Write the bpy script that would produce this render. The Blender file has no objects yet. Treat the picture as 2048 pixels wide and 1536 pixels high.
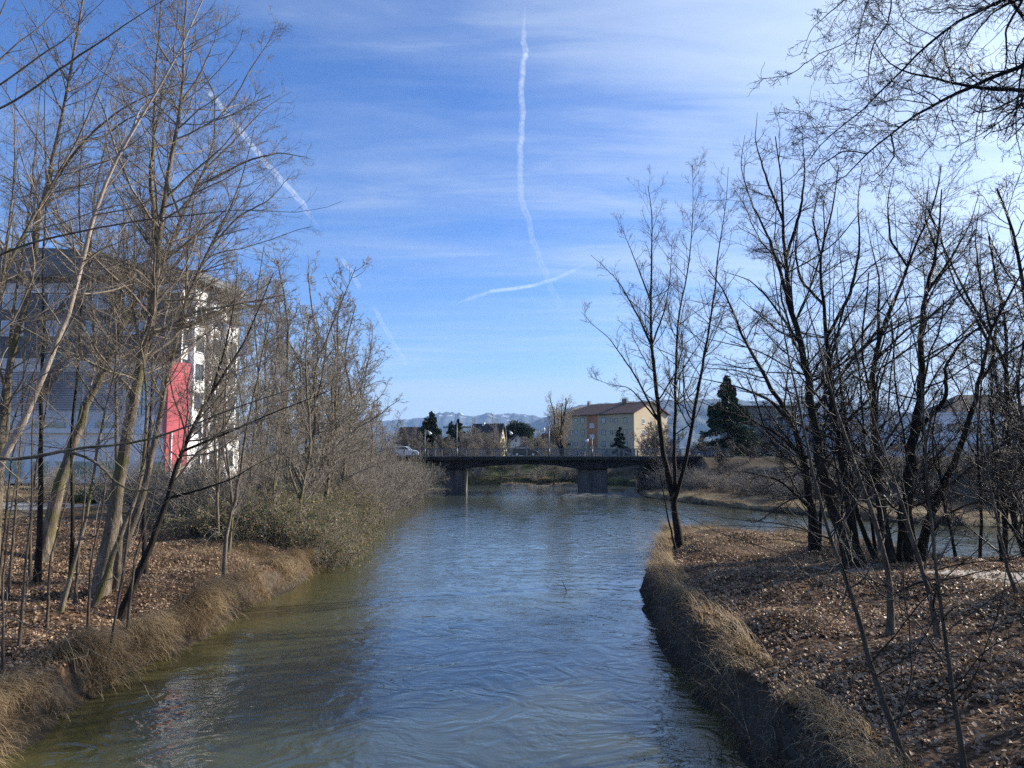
import bpy, math, random
import numpy as np
from mathutils import Vector
R = math.radians
scene = bpy.context.scene
col = scene.collection
random.seed(7)
RNG = np.random.default_rng(11)

# ------------------------------------------------------------------ camera
FPX, CX, CY = 1539.0, 1024.0, 768.0          # focal length in photo pixels (2048 wide)
EYE = np.array([0.0, 0.0, 5.5])
PITCH = math.atan((908 - 768) / FPX)
cam_d = bpy.data.cameras.new("camera"); cam = bpy.data.objects.new("camera", cam_d); col.objects.link(cam)
cam_d.sensor_width = 36.0; cam_d.lens = FPX / 2048 * 36
cam_d.clip_start = 0.1; cam_d.clip_end = 250000
cam.location = EYE; cam.rotation_euler = (R(90) + PITCH, 0, 0)
scene.camera = cam
FWD = np.array([0, math.cos(PITCH), math.sin(PITCH)]); UPV = np.array([0, -math.sin(PITCH), math.cos(PITCH)]); RT = np.array([1.0, 0, 0])
def ray(u, v): return FWD + RT * ((u - CX) / FPX) + UPV * ((CY - v) / FPX)
def at(u, v, Y):
    d = ray(u, v); return EYE + d * (Y / d[1])
def gnd(u, v, z=0.0):
    d = ray(u, v); return EYE + d * ((z - EYE[2]) / d[2])

# ------------------------------------------------------------------ sun, sky, exposure
SUN_AZ, SUN_EL = R(65), R(25)                # azimuth to the right of the view direction
SUND = Vector((math.sin(SUN_AZ) * math.cos(SUN_EL), math.cos(SUN_AZ) * math.cos(SUN_EL), math.sin(SUN_EL)))
sd = bpy.data.lights.new("sun", 'SUN'); sd.energy = 5.0; sd.angle = R(0.5); sd.color = (1.0, 0.93, 0.82)
so = bpy.data.objects.new("sun", sd); col.objects.link(so)
so.rotation_euler = (-SUND).to_track_quat('-Z', 'Y').to_euler()
scene.cycles.use_denoising = False
scene.view_settings.view_transform = 'Standard'; scene.view_settings.look = 'None'
scene.view_settings.exposure = 0.98; scene.view_settings.gamma = 1
world = bpy.data.worlds.new("World"); scene.world = world; world.use_nodes = True
wt = world.node_tree; wn = wt.nodes; wl = wt.links; wn.clear()
def N(tree, typ, **kw):
    n = tree.nodes.new(typ)
    for k, v in kw.items():
        if k in n.inputs: n.inputs[k].default_value = v
        else: setattr(n, k, v)
    return n
def mathn(tree, op, a, b=None, c=None, clamp=False):
    n = tree.nodes.new('ShaderNodeMath'); n.operation = op; n.use_clamp = clamp
    for i, x in enumerate((a, b, c)):
        if x is None: continue
        if isinstance(x, (int, float)): n.inputs[i].default_value = x
        else: tree.links.new(x, n.inputs[i])
    return n.outputs[0]
def ramp(tree, fac, stops, interp='LINEAR'):
    n = tree.nodes.new('ShaderNodeValToRGB'); n.color_ramp.interpolation = interp
    el = n.color_ramp.elements
    while len(el) < len(stops): el.new(0.5)
    for e, (p, c) in zip(el, stops):
        e.position = p; e.color = tuple(c) + (1,) if len(c) == 3 else c
    tree.links.new(fac, n.inputs[0]); return n.outputs[0]
sky = wn.new('ShaderNodeTexSky'); sky.sky_type = 'NISHITA'; sky.sun_disc = False
sky.sun_elevation = SUN_EL; sky.sun_rotation = SUN_AZ
sky.altitude = 500; sky.air_density = 1.0; sky.dust_density = 0.6; sky.ozone_density = 3.5
tc = wn.new('ShaderNodeTexCoord')
sep = wn.new('ShaderNodeSeparateXYZ'); wl.new(tc.outputs['Generated'], sep.inputs[0])
zz = mathn(wt, 'ADD', mathn(wt, 'MAXIMUM', sep.outputs[2], 0.0), 0.09)
cmb = wn.new('ShaderNodeCombineXYZ')
wl.new(mathn(wt, 'DIVIDE', sep.outputs[0], zz), cmb.inputs[0]); wl.new(mathn(wt, 'DIVIDE', sep.outputs[1], zz), cmb.inputs[1])
mp = N(wt, 'ShaderNodeMapping'); wl.new(cmb.outputs[0], mp.inputs[0]); mp.inputs['Scale'].default_value = (0.55, 2.3, 1); mp.inputs['Rotation'].default_value = (0, 0, R(12))
n1 = N(wt, 'ShaderNodeTexNoise', Scale=0.62, Detail=9.0, Roughness=0.55, Distortion=0.7); wl.new(mp.outputs[0], n1.inputs['Vector'])
n2 = N(wt, 'ShaderNodeTexNoise', Scale=2.6, Detail=8.0, Roughness=0.62, Distortion=1.0); wl.new(mp.outputs[0], n2.inputs['Vector'])
# cirrus grows thicker towards the sun's side of the sky
dt = wn.new('ShaderNodeVectorMath'); dt.operation = 'DOT_PRODUCT'; wl.new(tc.outputs['Generated'], dt.inputs[0]); dt.inputs[1].default_value = SUND
side = mathn(wt, 'MULTIPLY', mathn(wt, 'SUBTRACT', dt.outputs['Value'], 0.50), 0.80)
side = mathn(wt, 'ADD', mathn(wt, 'MAXIMUM', side, -0.02), mathn(wt, 'MULTIPLY', mathn(wt, 'MINIMUM', mathn(wt, 'ADD', dt.outputs['Value'], 0.12), 0.0), 0.9))
cv = mathn(wt, 'ADD', mathn(wt, 'ADD', mathn(wt, 'MULTIPLY_ADD', n1.outputs[0], 0.62, 0.085), mathn(wt, 'MULTIPLY', n2.outputs[0], 0.30)), side)
low = mathn(wt, 'MULTIPLY', mathn(wt, 'MAXIMUM', mathn(wt, 'SUBTRACT', 1.0, mathn(wt, 'MULTIPLY', sep.outputs[2], 7.0)), 0.0), 0.42)
mpb = N(wt, 'ShaderNodeMapping'); wl.new(tc.outputs['Generated'], mpb.inputs[0]); mpb.inputs['Scale'].default_value = (2.2, 2.2, 34)
nbd = N(wt, 'ShaderNodeTexNoise', Scale=1.0, Detail=5.0, Roughness=0.6, Distortion=0.5); wl.new(mpb.outputs[0], nbd.inputs['Vector'])
low = mathn(wt, 'MULTIPLY', low, mathn(wt, 'MULTIPLY', nbd.outputs[0], 2.1))
cv = mathn(wt, 'ADD', cv, low)
cf = ramp(wt, cv, [(0.48, (0.0,) * 3), (0.59, (0.16,) * 3), (0.68, (0.42,) * 3), (0.85, (0.72,) * 3), (1.0, (0.9,) * 3)])
bg1 = wn.new('ShaderNodeBackground'); bg1.inputs[1].default_value = 0.072
hs = wn.new('ShaderNodeHueSaturation'); hs.inputs['Saturation'].default_value = 1.12; hs.inputs['Value'].default_value = 1.0
wl.new(sky.outputs[0], hs.inputs['Color'])
tint = wn.new('ShaderNodeMixRGB'); tint.blend_type = 'MULTIPLY'; tint.inputs[0].default_value = 1; tint.inputs[2].default_value = (0.97, 1.08, 1.42, 1)
wl.new(hs.outputs[0], tint.inputs[1]); wl.new(tint.outputs[0], bg1.inputs[0])
bg2 = wn.new('ShaderNodeBackground'); bg2.inputs[0].default_value = (0.74, 0.88, 1.08, 1)
glow = mathn(wt, 'POWER', mathn(wt, 'MAXIMUM', dt.outputs['Value'], 0.0), 5.0)
wl.new(mathn(wt, 'ADD', 0.46, mathn(wt, 'MULTIPLY', glow, 0.50)), bg2.inputs[1])
mx = wn.new('ShaderNodeMixShader'); wl.new(cf, mx.inputs[0]); wl.new(bg1.outputs[0], mx.inputs[1]); wl.new(bg2.outputs[0], mx.inputs[2])
wo = wn.new('ShaderNodeOutputWorld'); wl.new(mx.outputs[0], wo.inputs[0])

# ------------------------------------------------------------------ helpers
def tag(o, label=None, cat=None, group=None, kind=None):
    if label: o["label"] = label
    if cat: o["category"] = cat
    if group: o["group"] = group
    if kind: o["kind"] = kind
    return o
def empty(name, loc, label=None, cat=None, group=None):
    o = bpy.data.objects.new(name, None); col.objects.link(o); o.location = tuple(float(c) for c in loc)
    o.empty_display_size = 0.3
    return tag(o, label, cat, group)
def link_mesh(name, me, mat, parent=None):
    o = bpy.data.objects.new(name, me); col.objects.link(o)
    if mat is not None:
        for m in (mat if isinstance(mat, (list, tuple)) else [mat]): me.materials.append(m)
    if parent is not None:
        o.parent = parent
        o.matrix_parent_inverse.identity()
        o.location = tuple(-Vector(parent_world(parent)))       # meshes are built in world coordinates
    return o
def parent_world(p):
    v = Vector(p.location); q = p.parent
    while q is not None: v = v + Vector(q.location); q = q.parent
    return v
def np_mesh(name, V, Fq, smooth=False, col_attr=None, matidx=None):
    """V (n,3); Fq (m,k) all faces of k corners"""
    me = bpy.data.meshes.new(name)
    V = np.asarray(V, np.float32); Fq = np.asarray(Fq, np.int32)
    m, k = Fq.shape
    me.vertices.add(len(V)); me.vertices.foreach_set("co", V.ravel())
    me.loops.add(m * k); me.loops.foreach_set("vertex_index", Fq.ravel())
    me.polygons.add(m); me.polygons.foreach_set("loop_start", np.arange(0, m * k, k, dtype=np.int32))
    me.polygons.foreach_set("loop_total", np.full(m, k, np.int32))
    if smooth: me.polygons.foreach_set("use_smooth", np.ones(m, bool))
    if matidx is not None: me.polygons.foreach_set("material_index", np.asarray(matidx, np.int32))
    me.update(calc_edges=True)
    if col_attr is not None:
        a = me.attributes.new("rnd", 'FLOAT', 'POINT'); a.data.foreach_set("value", np.asarray(col_attr, np.float32))
    return me
class MB:
    """collects boxes, prisms and tubes of mixed polygons into one mesh"""
    def __init__(s): s.v = []; s.f = []
    def poly(s, pts, faces):
        b = len(s.v); s.v += [tuple(float(c) for c in p) for p in pts]; s.f += [tuple(b + i for i in f) for f in faces]; return s
    def box(s, x0, y0, z0, x1, y1, z1):
        p = [(x0,y0,z0),(x1,y0,z0),(x1,y1,z0),(x0,y1,z0),(x0,y0,z1),(x1,y0,z1),(x1,y1,z1),(x0,y1,z1)]
        return s.poly(p, [(3,2,1,0),(4,5,6,7),(0,1,5,4),(1,2,6,5),(2,3,7,6),(3,0,4,7)])
    def fbox(s, O, A, B, a0, a1, b0, b1, z0, z1):
        """box in a frame: origin O, horizontal unit axes A and B"""
        def P(a, b, z): return (O[0] + A[0]*a + B[0]*b, O[1] + A[1]*a + B[1]*b, z)
        p = [P(a0,b0,z0),P(a1,b0,z0),P(a1,b1,z0),P(a0,b1,z0),P(a0,b0,z1),P(a1,b0,z1),P(a1,b1,z1),P(a0,b1,z1)]
        return s.poly(p, [(3,2,1,0),(4,5,6,7),(0,1,5,4),(1,2,6,5),(2,3,7,6),(3,0,4,7)])
    def prism(s, pts, off):
        """extrude a closed outline (3-D points) by the vector off"""
        n = len(pts); q = [tuple(np.array(p) + off) for p in pts]
        return s.poly(list(pts) + q, [tuple(range(n))[::-1], tuple(range(n, 2*n))] + [(i, (i+1) % n, n + (i+1) % n, n + i) for i in range(n)])
    def tube(s, pts, rads, k=8, caps=True):
        pts = [np.array(p, float) for p in pts]
        if isinstance(rads, (int, float)): rads = [rads] * len(pts)
        b = len(s.v); n = len(pts)
        for i, p in enumerate(pts):
            t = pts[min(i+1, n-1)] - pts[max(i-1, 0)]; t = t / (np.linalg.norm(t) + 1e-9)
            a = np.cross(t, (0.13, 0.2, 0.97) if abs(t[2]) < 0.9 else (1.0, 0.1, 0.0)); a /= np.linalg.norm(a); c = np.cross(t, a)
            for j in range(k):
                w = 2*math.pi*j/k; s.v.append(tuple(p + (a*math.cos(w) + c*math.sin(w)) * rads[i]))
        for i in range(n-1):
            for j in range(k):
                s.f.append((b+i*k+j, b+i*k+(j+1) % k, b+(i+1)*k+(j+1) % k, b+(i+1)*k+j))
        if caps: s.f.append(tuple(b+j for j in range(k))[::-1]); s.f.append(tuple(b+(n-1)*k+j for j in range(k)))
        return s
    def build(s, name, mat, parent=None, smooth=False, bevel=0.0):
        me = bpy.data.meshes.new(name); me.from_pydata(s.v, [], s.f); me.update()
        if smooth: me.polygons.foreach_set("use_smooth", [True]*len(me.polygons))
        o = link_mesh(name, me, mat, parent)
        if bevel:
            bm = o.modifiers.new("bevel", 'BEVEL'); bm.width = bevel; bm.segments = 2; bm.limit_method = 'ANGLE'
        return o

# ------------------------------------------------------------------ materials
def mat_new(name):
    m = bpy.data.materials.new(name); m.use_nodes = True
    return m, m.node_tree, m.node_tree.nodes['Principled BSDF']
def mat_noise(name, c1, c2, scale=5.0, rough=0.8, detail=5.0, bump=0.0, bscale=None, stretch=(1,1,1), spec=0.3, metal=0.0, c3=None, stops=(0.3, 0.7), bdist=0.02):
    m, t, b = mat_new(name)
    tc = N(t, 'ShaderNodeTexCoord'); geo = N(t, 'ShaderNodeNewGeometry')
    mp = N(t, 'ShaderNodeMapping'); mp.inputs['Scale'].default_value = stretch; t.links.new(geo.outputs['Position'], mp.inputs[0])
    n = N(t, 'ShaderNodeTexNoise', Scale=scale, Detail=detail, Roughness=0.6); t.links.new(mp.outputs[0], n.inputs['Vector'])
    st = [(stops[0], c1), (stops[1], c2)]
    if c3 is not None: st = [(stops[0], c1), ((stops[0]+stops[1])/2, c2), (stops[1], c3)]
    t.links.new(ramp(t, n.outputs[0], st), b.inputs['Base Color'])
    b.inputs['Roughness'].default_value = rough; b.inputs['Specular IOR Level'].default_value = spec; b.inputs['Metallic'].default_value = metal
    if bump:
        n2 = N(t, 'ShaderNodeTexNoise', Scale=bscale or scale*3, Detail=6.0); t.links.new(mp.outputs[0], n2.inputs['Vector'])
        bp = N(t, 'ShaderNodeBump', Strength=bump, Distance=bdist); t.links.new(n2.outputs[0], bp.inputs['Height']); t.links.new(bp.outputs[0], b.inputs['Normal'])
    return m
def mat_rnd(name, stops, rough=0.7, transl=0.0, spec=0.3, gscale=0.0):
    """colour from the per-vertex random number carried by leaves and blades"""
    m, t, b = mat_new(name)
    a = N(t, 'ShaderNodeAttribute', attribute_name='rnd')
    f = a.outputs['Fac']
    if gscale:
        geo = N(t, 'ShaderNodeNewGeometry'); n = N(t, 'ShaderNodeTexNoise', Scale=gscale, Detail=3.0); t.links.new(geo.outputs['Position'], n.inputs['Vector'])
        f = mathn(t, 'ADD', mathn(t, 'MULTIPLY', f, 0.55), mathn(t, 'MULTIPLY', mathn(t, 'SUBTRACT', n.outputs[0], 0.2), 0.75), clamp=True)
    c = ramp(t, f, stops)
    t.links.new(c, b.inputs['Base Color']); b.inputs['Roughness'].default_value = rough; b.inputs['Specular IOR Level'].default_value = spec
    if transl:
        tr = N(t, 'ShaderNodeBsdfTranslucent'); t.links.new(c, tr.inputs[0])
        ms = N(t, 'ShaderNodeMixShader'); ms.inputs[0].default_value = transl
        t.links.new(b.outputs[0], ms.inputs[1]); t.links.new(tr.outputs[0], ms.inputs[2])
        t.links.new(ms.outputs[0], t.nodes['Material Output'].inputs[0])
    return m
M = {}
def bark(name, a, b_, c, sc=7.0, moss=None):
    m, t, b = mat_new(name)
    geo = N(t, 'ShaderNodeNewGeometry')
    mp = N(t, 'ShaderNodeMapping'); mp.inputs['Scale'].default_value = (1, 1, 0.22); t.links.new(geo.outputs['Position'], mp.inputs[0])
    n = N(t, 'ShaderNodeTexNoise', Scale=sc, Detail=8.0, Roughness=0.65); t.links.new(mp.outputs[0], n.inputs['Vector'])
    cc = ramp(t, n.outputs[0], [(0.3, a), (0.5, b_), (0.7, c)])
    if moss:
        n3 = N(t, 'ShaderNodeTexNoise', Scale=0.9, Detail=4.0); t.links.new(geo.outputs['Position'], n3.inputs['Vector'])
        mk = ramp(t, n3.outputs[0], [(0.52, (0, 0, 0)), (0.66, (0.75,)*3)])
        mr = N(t, 'ShaderNodeMixRGB'); t.links.new(mk, mr.inputs[0]); t.links.new(cc, mr.inputs[1]); mr.inputs[2].default_value = tuple(moss) + (1,); cc = mr.outputs[0]
    t.links.new(cc, b.inputs['Base Color']); b.inputs['Roughness'].default_value = 0.85; b.inputs['Specular IOR Level'].default_value = 0.25
    n2 = N(t, 'ShaderNodeTexNoise', Scale=sc*4, Detail=8.0, Roughness=0.7); t.links.new(mp.outputs[0], n2.inputs['Vector'])
    bp = N(t, 'ShaderNodeBump', Strength=1.0, Distance=0.06); t.links.new(n2.outputs[0], bp.inputs['Height']); t.links.new(bp.outputs[0], b.inputs['Normal'])
    return m
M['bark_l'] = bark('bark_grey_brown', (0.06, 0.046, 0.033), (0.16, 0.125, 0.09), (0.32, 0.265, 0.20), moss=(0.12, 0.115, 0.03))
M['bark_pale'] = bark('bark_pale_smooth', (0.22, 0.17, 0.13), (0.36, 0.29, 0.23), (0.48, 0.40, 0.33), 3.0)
M['bark_d'] = bark('bark_dark', (0.007, 0.005, 0.004), (0.02, 0.015, 0.011), (0.05, 0.038, 0.027), moss=(0.022, 0.023, 0.009))  # near-black base carries the backlit shade of the right-hand trunks
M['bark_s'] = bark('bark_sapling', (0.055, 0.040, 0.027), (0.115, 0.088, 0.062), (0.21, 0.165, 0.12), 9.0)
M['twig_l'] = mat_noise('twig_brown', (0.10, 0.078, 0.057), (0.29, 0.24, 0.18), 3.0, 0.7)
M['twig_d'] = mat_noise('twig_dark', (0.01, 0.007, 0.005), (0.045, 0.033, 0.024), 3.0, 0.6)  # backlit darkness put into the twig colour
M['twig_far'] = mat_noise('twig_far', (0.13, 0.112, 0.09), (0.30, 0.26, 0.21), 1.0, 0.8)
M['twig_willow'] = mat_noise('twig_willow', (0.20, 0.155, 0.10), (0.34, 0.28, 0.19), 1.0, 0.8)
M['concrete'] = mat_noise('concrete', (0.045, 0.043, 0.04), (0.17, 0.16, 0.145), 0.9, 0.9, 8.0, 0.3, 9.0, (1.6, 1.6, 0.16))
M['deck_edge'] = mat_noise('shade_dark_concrete', (0.010, 0.010, 0.010), (0.045, 0.043, 0.040), 1.2, 0.9, 8.0, 0.3, 9.0, (1, 1, 0.5))  # shade on the bridge's sunless side darkened into the concrete colour
M['post'] = mat_noise('pale_post', (0.15, 0.155, 0.15), (0.26, 0.26, 0.25), 2.0, 0.7)
M['steel'] = mat_noise('galvanised_steel', (0.10, 0.105, 0.11), (0.2, 0.205, 0.21), 6.0, 0.5, metal=0.4)
M['lampwhite'] = mat_noise('lamp_housing', (0.7, 0.7, 0.7), (0.8, 0.8, 0.8), 4.0, 0.35)
M['asphalt'] = mat_noise('asphalt', (0.045, 0.045, 0.048), (0.10, 0.098, 0.095), 1.5, 0.9, 8.0, 0.3, 60.0)
M['paint_dark'] = mat_noise('car_paint_dark', (0.008, 0.014, 0.022), (0.012, 0.02, 0.03), 2.0, 0.18, spec=0.6)
M['paint_white'] = mat_noise('car_paint_white', (0.72, 0.73, 0.74), (0.8, 0.8, 0.8), 2.0, 0.2, spec=0.6)
M['paint_blue'] = mat_noise('car_paint_blue', (0.05, 0.12, 0.2), (0.07, 0.15, 0.24), 2.0, 0.2, spec=0.6)
M['tyre'] = mat_noise('tyre', (0.015,)*3, (0.03,)*3, 8.0, 0.9)
M['rim'] = mat_noise('alloy', (0.55,)*3, (0.7,)*3, 4.0, 0.3, metal=0.8)
def glass(name, c, rough=0.06):
    m, t, b = mat_new(name)
    geo = N(t, 'ShaderNodeNewGeometry'); n = N(t, 'ShaderNodeTexNoise', Scale=0.35, Detail=2.0); t.links.new(geo.outputs['Position'], n.inputs['Vector'])
    t.links.new(ramp(t, n.outputs[0], [(0.35, tuple(x*0.5 for x in c)), (0.65, c)]), b.inputs['Base Color'])
    b.inputs['Roughness'].default_value = rough; b.inputs['Specular IOR Level'].default_value = 1.0; b.inputs['IOR'].default_value = 1.6
    return m
M['glass'] = glass('window_glass', (0.05, 0.06, 0.08))
M['glass_pale'] = glass('window_glass_curtained', (0.30, 0.34, 0.40), 0.15)
M['glass_turq'] = glass('glass_turquoise', (0.16, 0.38, 0.36), 0.1)
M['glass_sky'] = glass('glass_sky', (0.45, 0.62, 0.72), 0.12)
M['frame_w'] = mat_noise('frame_white', (0.62, 0.63, 0.64), (0.78,)*3, 3.0, 0.5)
M['frame_d'] = mat_noise('frame_dark', (0.03, 0.035, 0.05), (0.06, 0.065, 0.08), 3.0, 0.5)
M['cream'] = mat_noise('cream_render', (0.46, 0.37, 0.24), (0.56, 0.46, 0.31), 0.35, 0.9, 8.0, stretch=(1, 1, 0.4))
M['orange'] = mat_noise('terracotta_render', (0.42, 0.17, 0.08), (0.55, 0.24, 0.12), 0.4, 0.9, 8.0)
M['stone'] = mat_noise('rubble_stone', (0.16, 0.14, 0.13), (0.45, 0.41, 0.36), 2.2, 0.95, 3.0, stops=(0.42, 0.58))
M['white'] = mat_noise('white_render', (0.74, 0.73, 0.71), (0.86, 0.85, 0.83), 0.3, 0.85, 6.0, stretch=(1, 1, 0.4))
M['greywall'] = mat_noise('pale_grey_render', (0.56, 0.54, 0.51), (0.68, 0.66, 0.63), 0.3, 0.9, 6.0)
M['brownwall'] = mat_noise('brown_render', (0.20, 0.17, 0.14), (0.30, 0.26, 0.22), 0.3, 0.9, 6.0)
M['red'] = mat_noise('red_panel', (0.60, 0.085, 0.10), (0.70, 0.13, 0.14), 0.5, 0.6, 5.0)
M['ochre'] = mat_noise('ochre_render', (0.42, 0.33, 0.16), (0.52, 0.42, 0.24), 0.4, 0.9)
M['darkwood'] = mat_noise('dark_wood', (0.05, 0.035, 0.025), (0.11, 0.075, 0.05), 1.0, 0.85, stretch=(4, 4, 0.5))
def banded(name, c1, c2, period, frac, rough=0.7, axis=2, bump=0.4, noise=0.25):
    m, t, b = mat_new(name)
    geo = N(t, 'ShaderNodeNewGeometry'); sp = N(t, 'ShaderNodeSeparateXYZ'); t.links.new(geo.outputs['Position'], sp.inputs[0])
    fr = mathn(t, 'FRACT', mathn(t, 'DIVIDE', sp.outputs[axis], period))
    line = mathn(t, 'LESS_THAN', fr, frac)
    n = N(t, 'ShaderNodeTexNoise', Scale=0.8, Detail=6.0); t.links.new(geo.outputs['Position'], n.inputs['Vector'])
    mr = N(t, 'ShaderNodeMixRGB'); t.links.new(line, mr.inputs[0]); mr.inputs[1].default_value = tuple(c1)+(1,); mr.inputs[2].default_value = tuple(c2)+(1,)
    m2 = N(t, 'ShaderNodeMixRGB', blend_type='MULTIPLY'); m2.inputs[0].default_value = 1; t.links.new(mr.outputs[0], m2.inputs[1])
    t.links.new(ramp(t, n.outputs[0], [(0.3, (1-noise,)*3), (0.7, (1,)*3)]), m2.inputs[2])
    t.links.new(m2.outputs[0], b.inputs['Base Color']); b.inputs['Roughness'].default_value = rough
    if bump:
        bp = N(t, 'ShaderNodeBump', Strength=bump, Distance=0.03); t.links.new(mathn(t, 'SUBTRACT', 1.0, line), bp.inputs['Height']); t.links.new(bp.outputs[0], b.inputs['Normal'])
    return m
M['slate'] = banded('slate_cladding', (0.13, 0.135, 0.135), (0.08, 0.08, 0.08), 0.45, 0.12)
M['blind'] = banded('louvre_blinds', (0.46, 0.45, 0.45), (0.14, 0.15, 0.18), 0.22, 0.3)
M['redclad'] = banded('red_cladding', (0.72, 0.13, 0.15), (0.56, 0.10, 0.12), 0.6, 0.06, 0.6)
M['roof_grey'] = banded('roof_metal_grey', (0.13, 0.145, 0.165), (0.07, 0.075, 0.09), 0.5, 0.1, 0.5)
M['roof_tile'] = banded('roof_tiles_brown', (0.13, 0.065, 0.05), (0.06, 0.035, 0.03), 0.34, 0.25, 0.85)
M['roof_dark'] = banded('roof_tiles_dark', (0.055, 0.045, 0.045), (0.025,)*3, 0.34, 0.25, 0.85)
M['maroon'] = mat_noise('maroon_fascia', (0.11, 0.025, 0.03), (0.16, 0.04, 0.045), 0.6, 0.6)
M['leaf_bramble'] = mat_rnd('bramble_leaf', [(0, (0.045, 0.07, 0.02)), (0.4, (0.10, 0.12, 0.04)), (0.68, (0.20, 0.18, 0.07)), (0.86, (0.28, 0.15, 0.07)), (1, (0.36, 0.28, 0.16))], 0.6, 0.25, 0.2)
M['leaf_litter'] = mat_rnd('fallen_leaf', [(0, (0.05, 0.025, 0.014)), (0.3, (0.18, 0.11, 0.065)), (0.6, (0.40, 0.275, 0.175)), (0.85, (0.55, 0.40, 0.27)), (1, (0.66, 0.53, 0.39))], 0.55, 0.2, 0.22, 0.7)
M['grass_dry'] = mat_rnd('dry_grass', [(0, (0.07, 0.045, 0.025)), (0.3, (0.20, 0.135, 0.075)), (0.65, (0.42, 0.315, 0.18)), (1, (0.66, 0.54, 0.35))], 0.7, 0.3, 0.3, 0.4)
M['grass_green'] = mat_rnd('green_grass', [(0, (0.025, 0.032, 0.012)), (0.5, (0.06, 0.08, 0.022)), (1, (0.18, 0.17, 0.07))], 0.7, 0.3, 0.3, 0.15)
M['needles'] = mat_rnd('conifer_needles', [(0, (0.012, 0.028, 0.014)), (0.6, (0.03, 0.055, 0.025)), (1, (0.06, 0.085, 0.035))], 0.7, 0.1)
M['ivy'] = mat_rnd('evergreen_leaf', [(0, (0.02, 0.04, 0.012)), (0.6, (0.05, 0.08, 0.025)), (1, (0.12, 0.15, 0.06))], 0.4, 0.15, 0.5)

# ------------------------------------------------------------------ river outline and ground height
RIV = np.array([(-9.0,-30),(-9.2,5),(-9.0,12),(-9.5,16),(-9.7,20),(-9.3,24),(-9.6,28),(-9.2,33),(-9.4,38),(-10.2,43),(-11.5,55),(-12.6,75),(-13.2,90),
    (-13.6,108),(-16.5,120),(-26,130),(-60,136),(-90,138),(-90,156),(-50,150),(-20,144),(-8,141),(4,141.5),(14,142),(20,137),(21.5,126),(19.0,112),(16.5,102),
    (18.5,93),(22.0,82),(25.5,72),(31,62.5),(40,56),(60,49),(130,44),(130,33),(60,29),(34,27),(24,28.5),(19.5,31),(17.3,35),(15.0,40.5),(12.8,45),(10.4,46.2),(8.2,44.2),
    (7.2,40),(6.3,36),(5.4,32),(4.9,28),(4.5,23),(4.3,18),(4.5,12),(5,0),(5,-30)], float)
def sdf(x, y):
    """distance outside the river (positive on land)"""
    x = np.asarray(x, float).ravel(); y = np.asarray(y, float).ravel()
    d2 = np.full(x.shape, 1e18); inside = np.zeros(x.shape, bool)
    A = RIV; B = np.roll(RIV, -1, 0)
    for (ax, ay), (bx, by) in zip(A, B):
        dx, dy = bx-ax, by-ay
        t = np.clip(((x-ax)*dx + (y-ay)*dy) / (dx*dx+dy*dy), 0, 1)
        d2 = np.minimum(d2, (x-ax-t*dx)**2 + (y-ay-t*dy)**2)
        c = ((ay > y) != (by > y)) & (x < (bx-ax)*(y-ay)/((by-ay) + 1e-12) + ax)
        inside ^= c
    d = np.sqrt(d2); return np.where(inside, -d, d)
def sm(t): t = np.clip(t, 0, 1); return t*t*(3-2*t)
def vnoise(x, y, s, seed=0):
    """smooth value noise"""
    x = x/s; y = y/s; xi = np.floor(x).astype(int); yi = np.floor(y).astype(int); fx = sm(x-xi); fy = sm(y-yi)
    def h(i, j):
        n = (i*374761393 + j*668265263 + seed*974634777) & 0x7fffffff
        n = (n ^ (n >> 13)) * 1274126177 & 0x7fffffff
        return (n & 0xffff) / 65535.0
    return (h(xi, yi)*(1-fx) + h(xi+1, yi)*fx)*(1-fy) + (h(xi, yi+1)*(1-fx) + h(xi+1, yi+1)*fx)*fy
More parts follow.
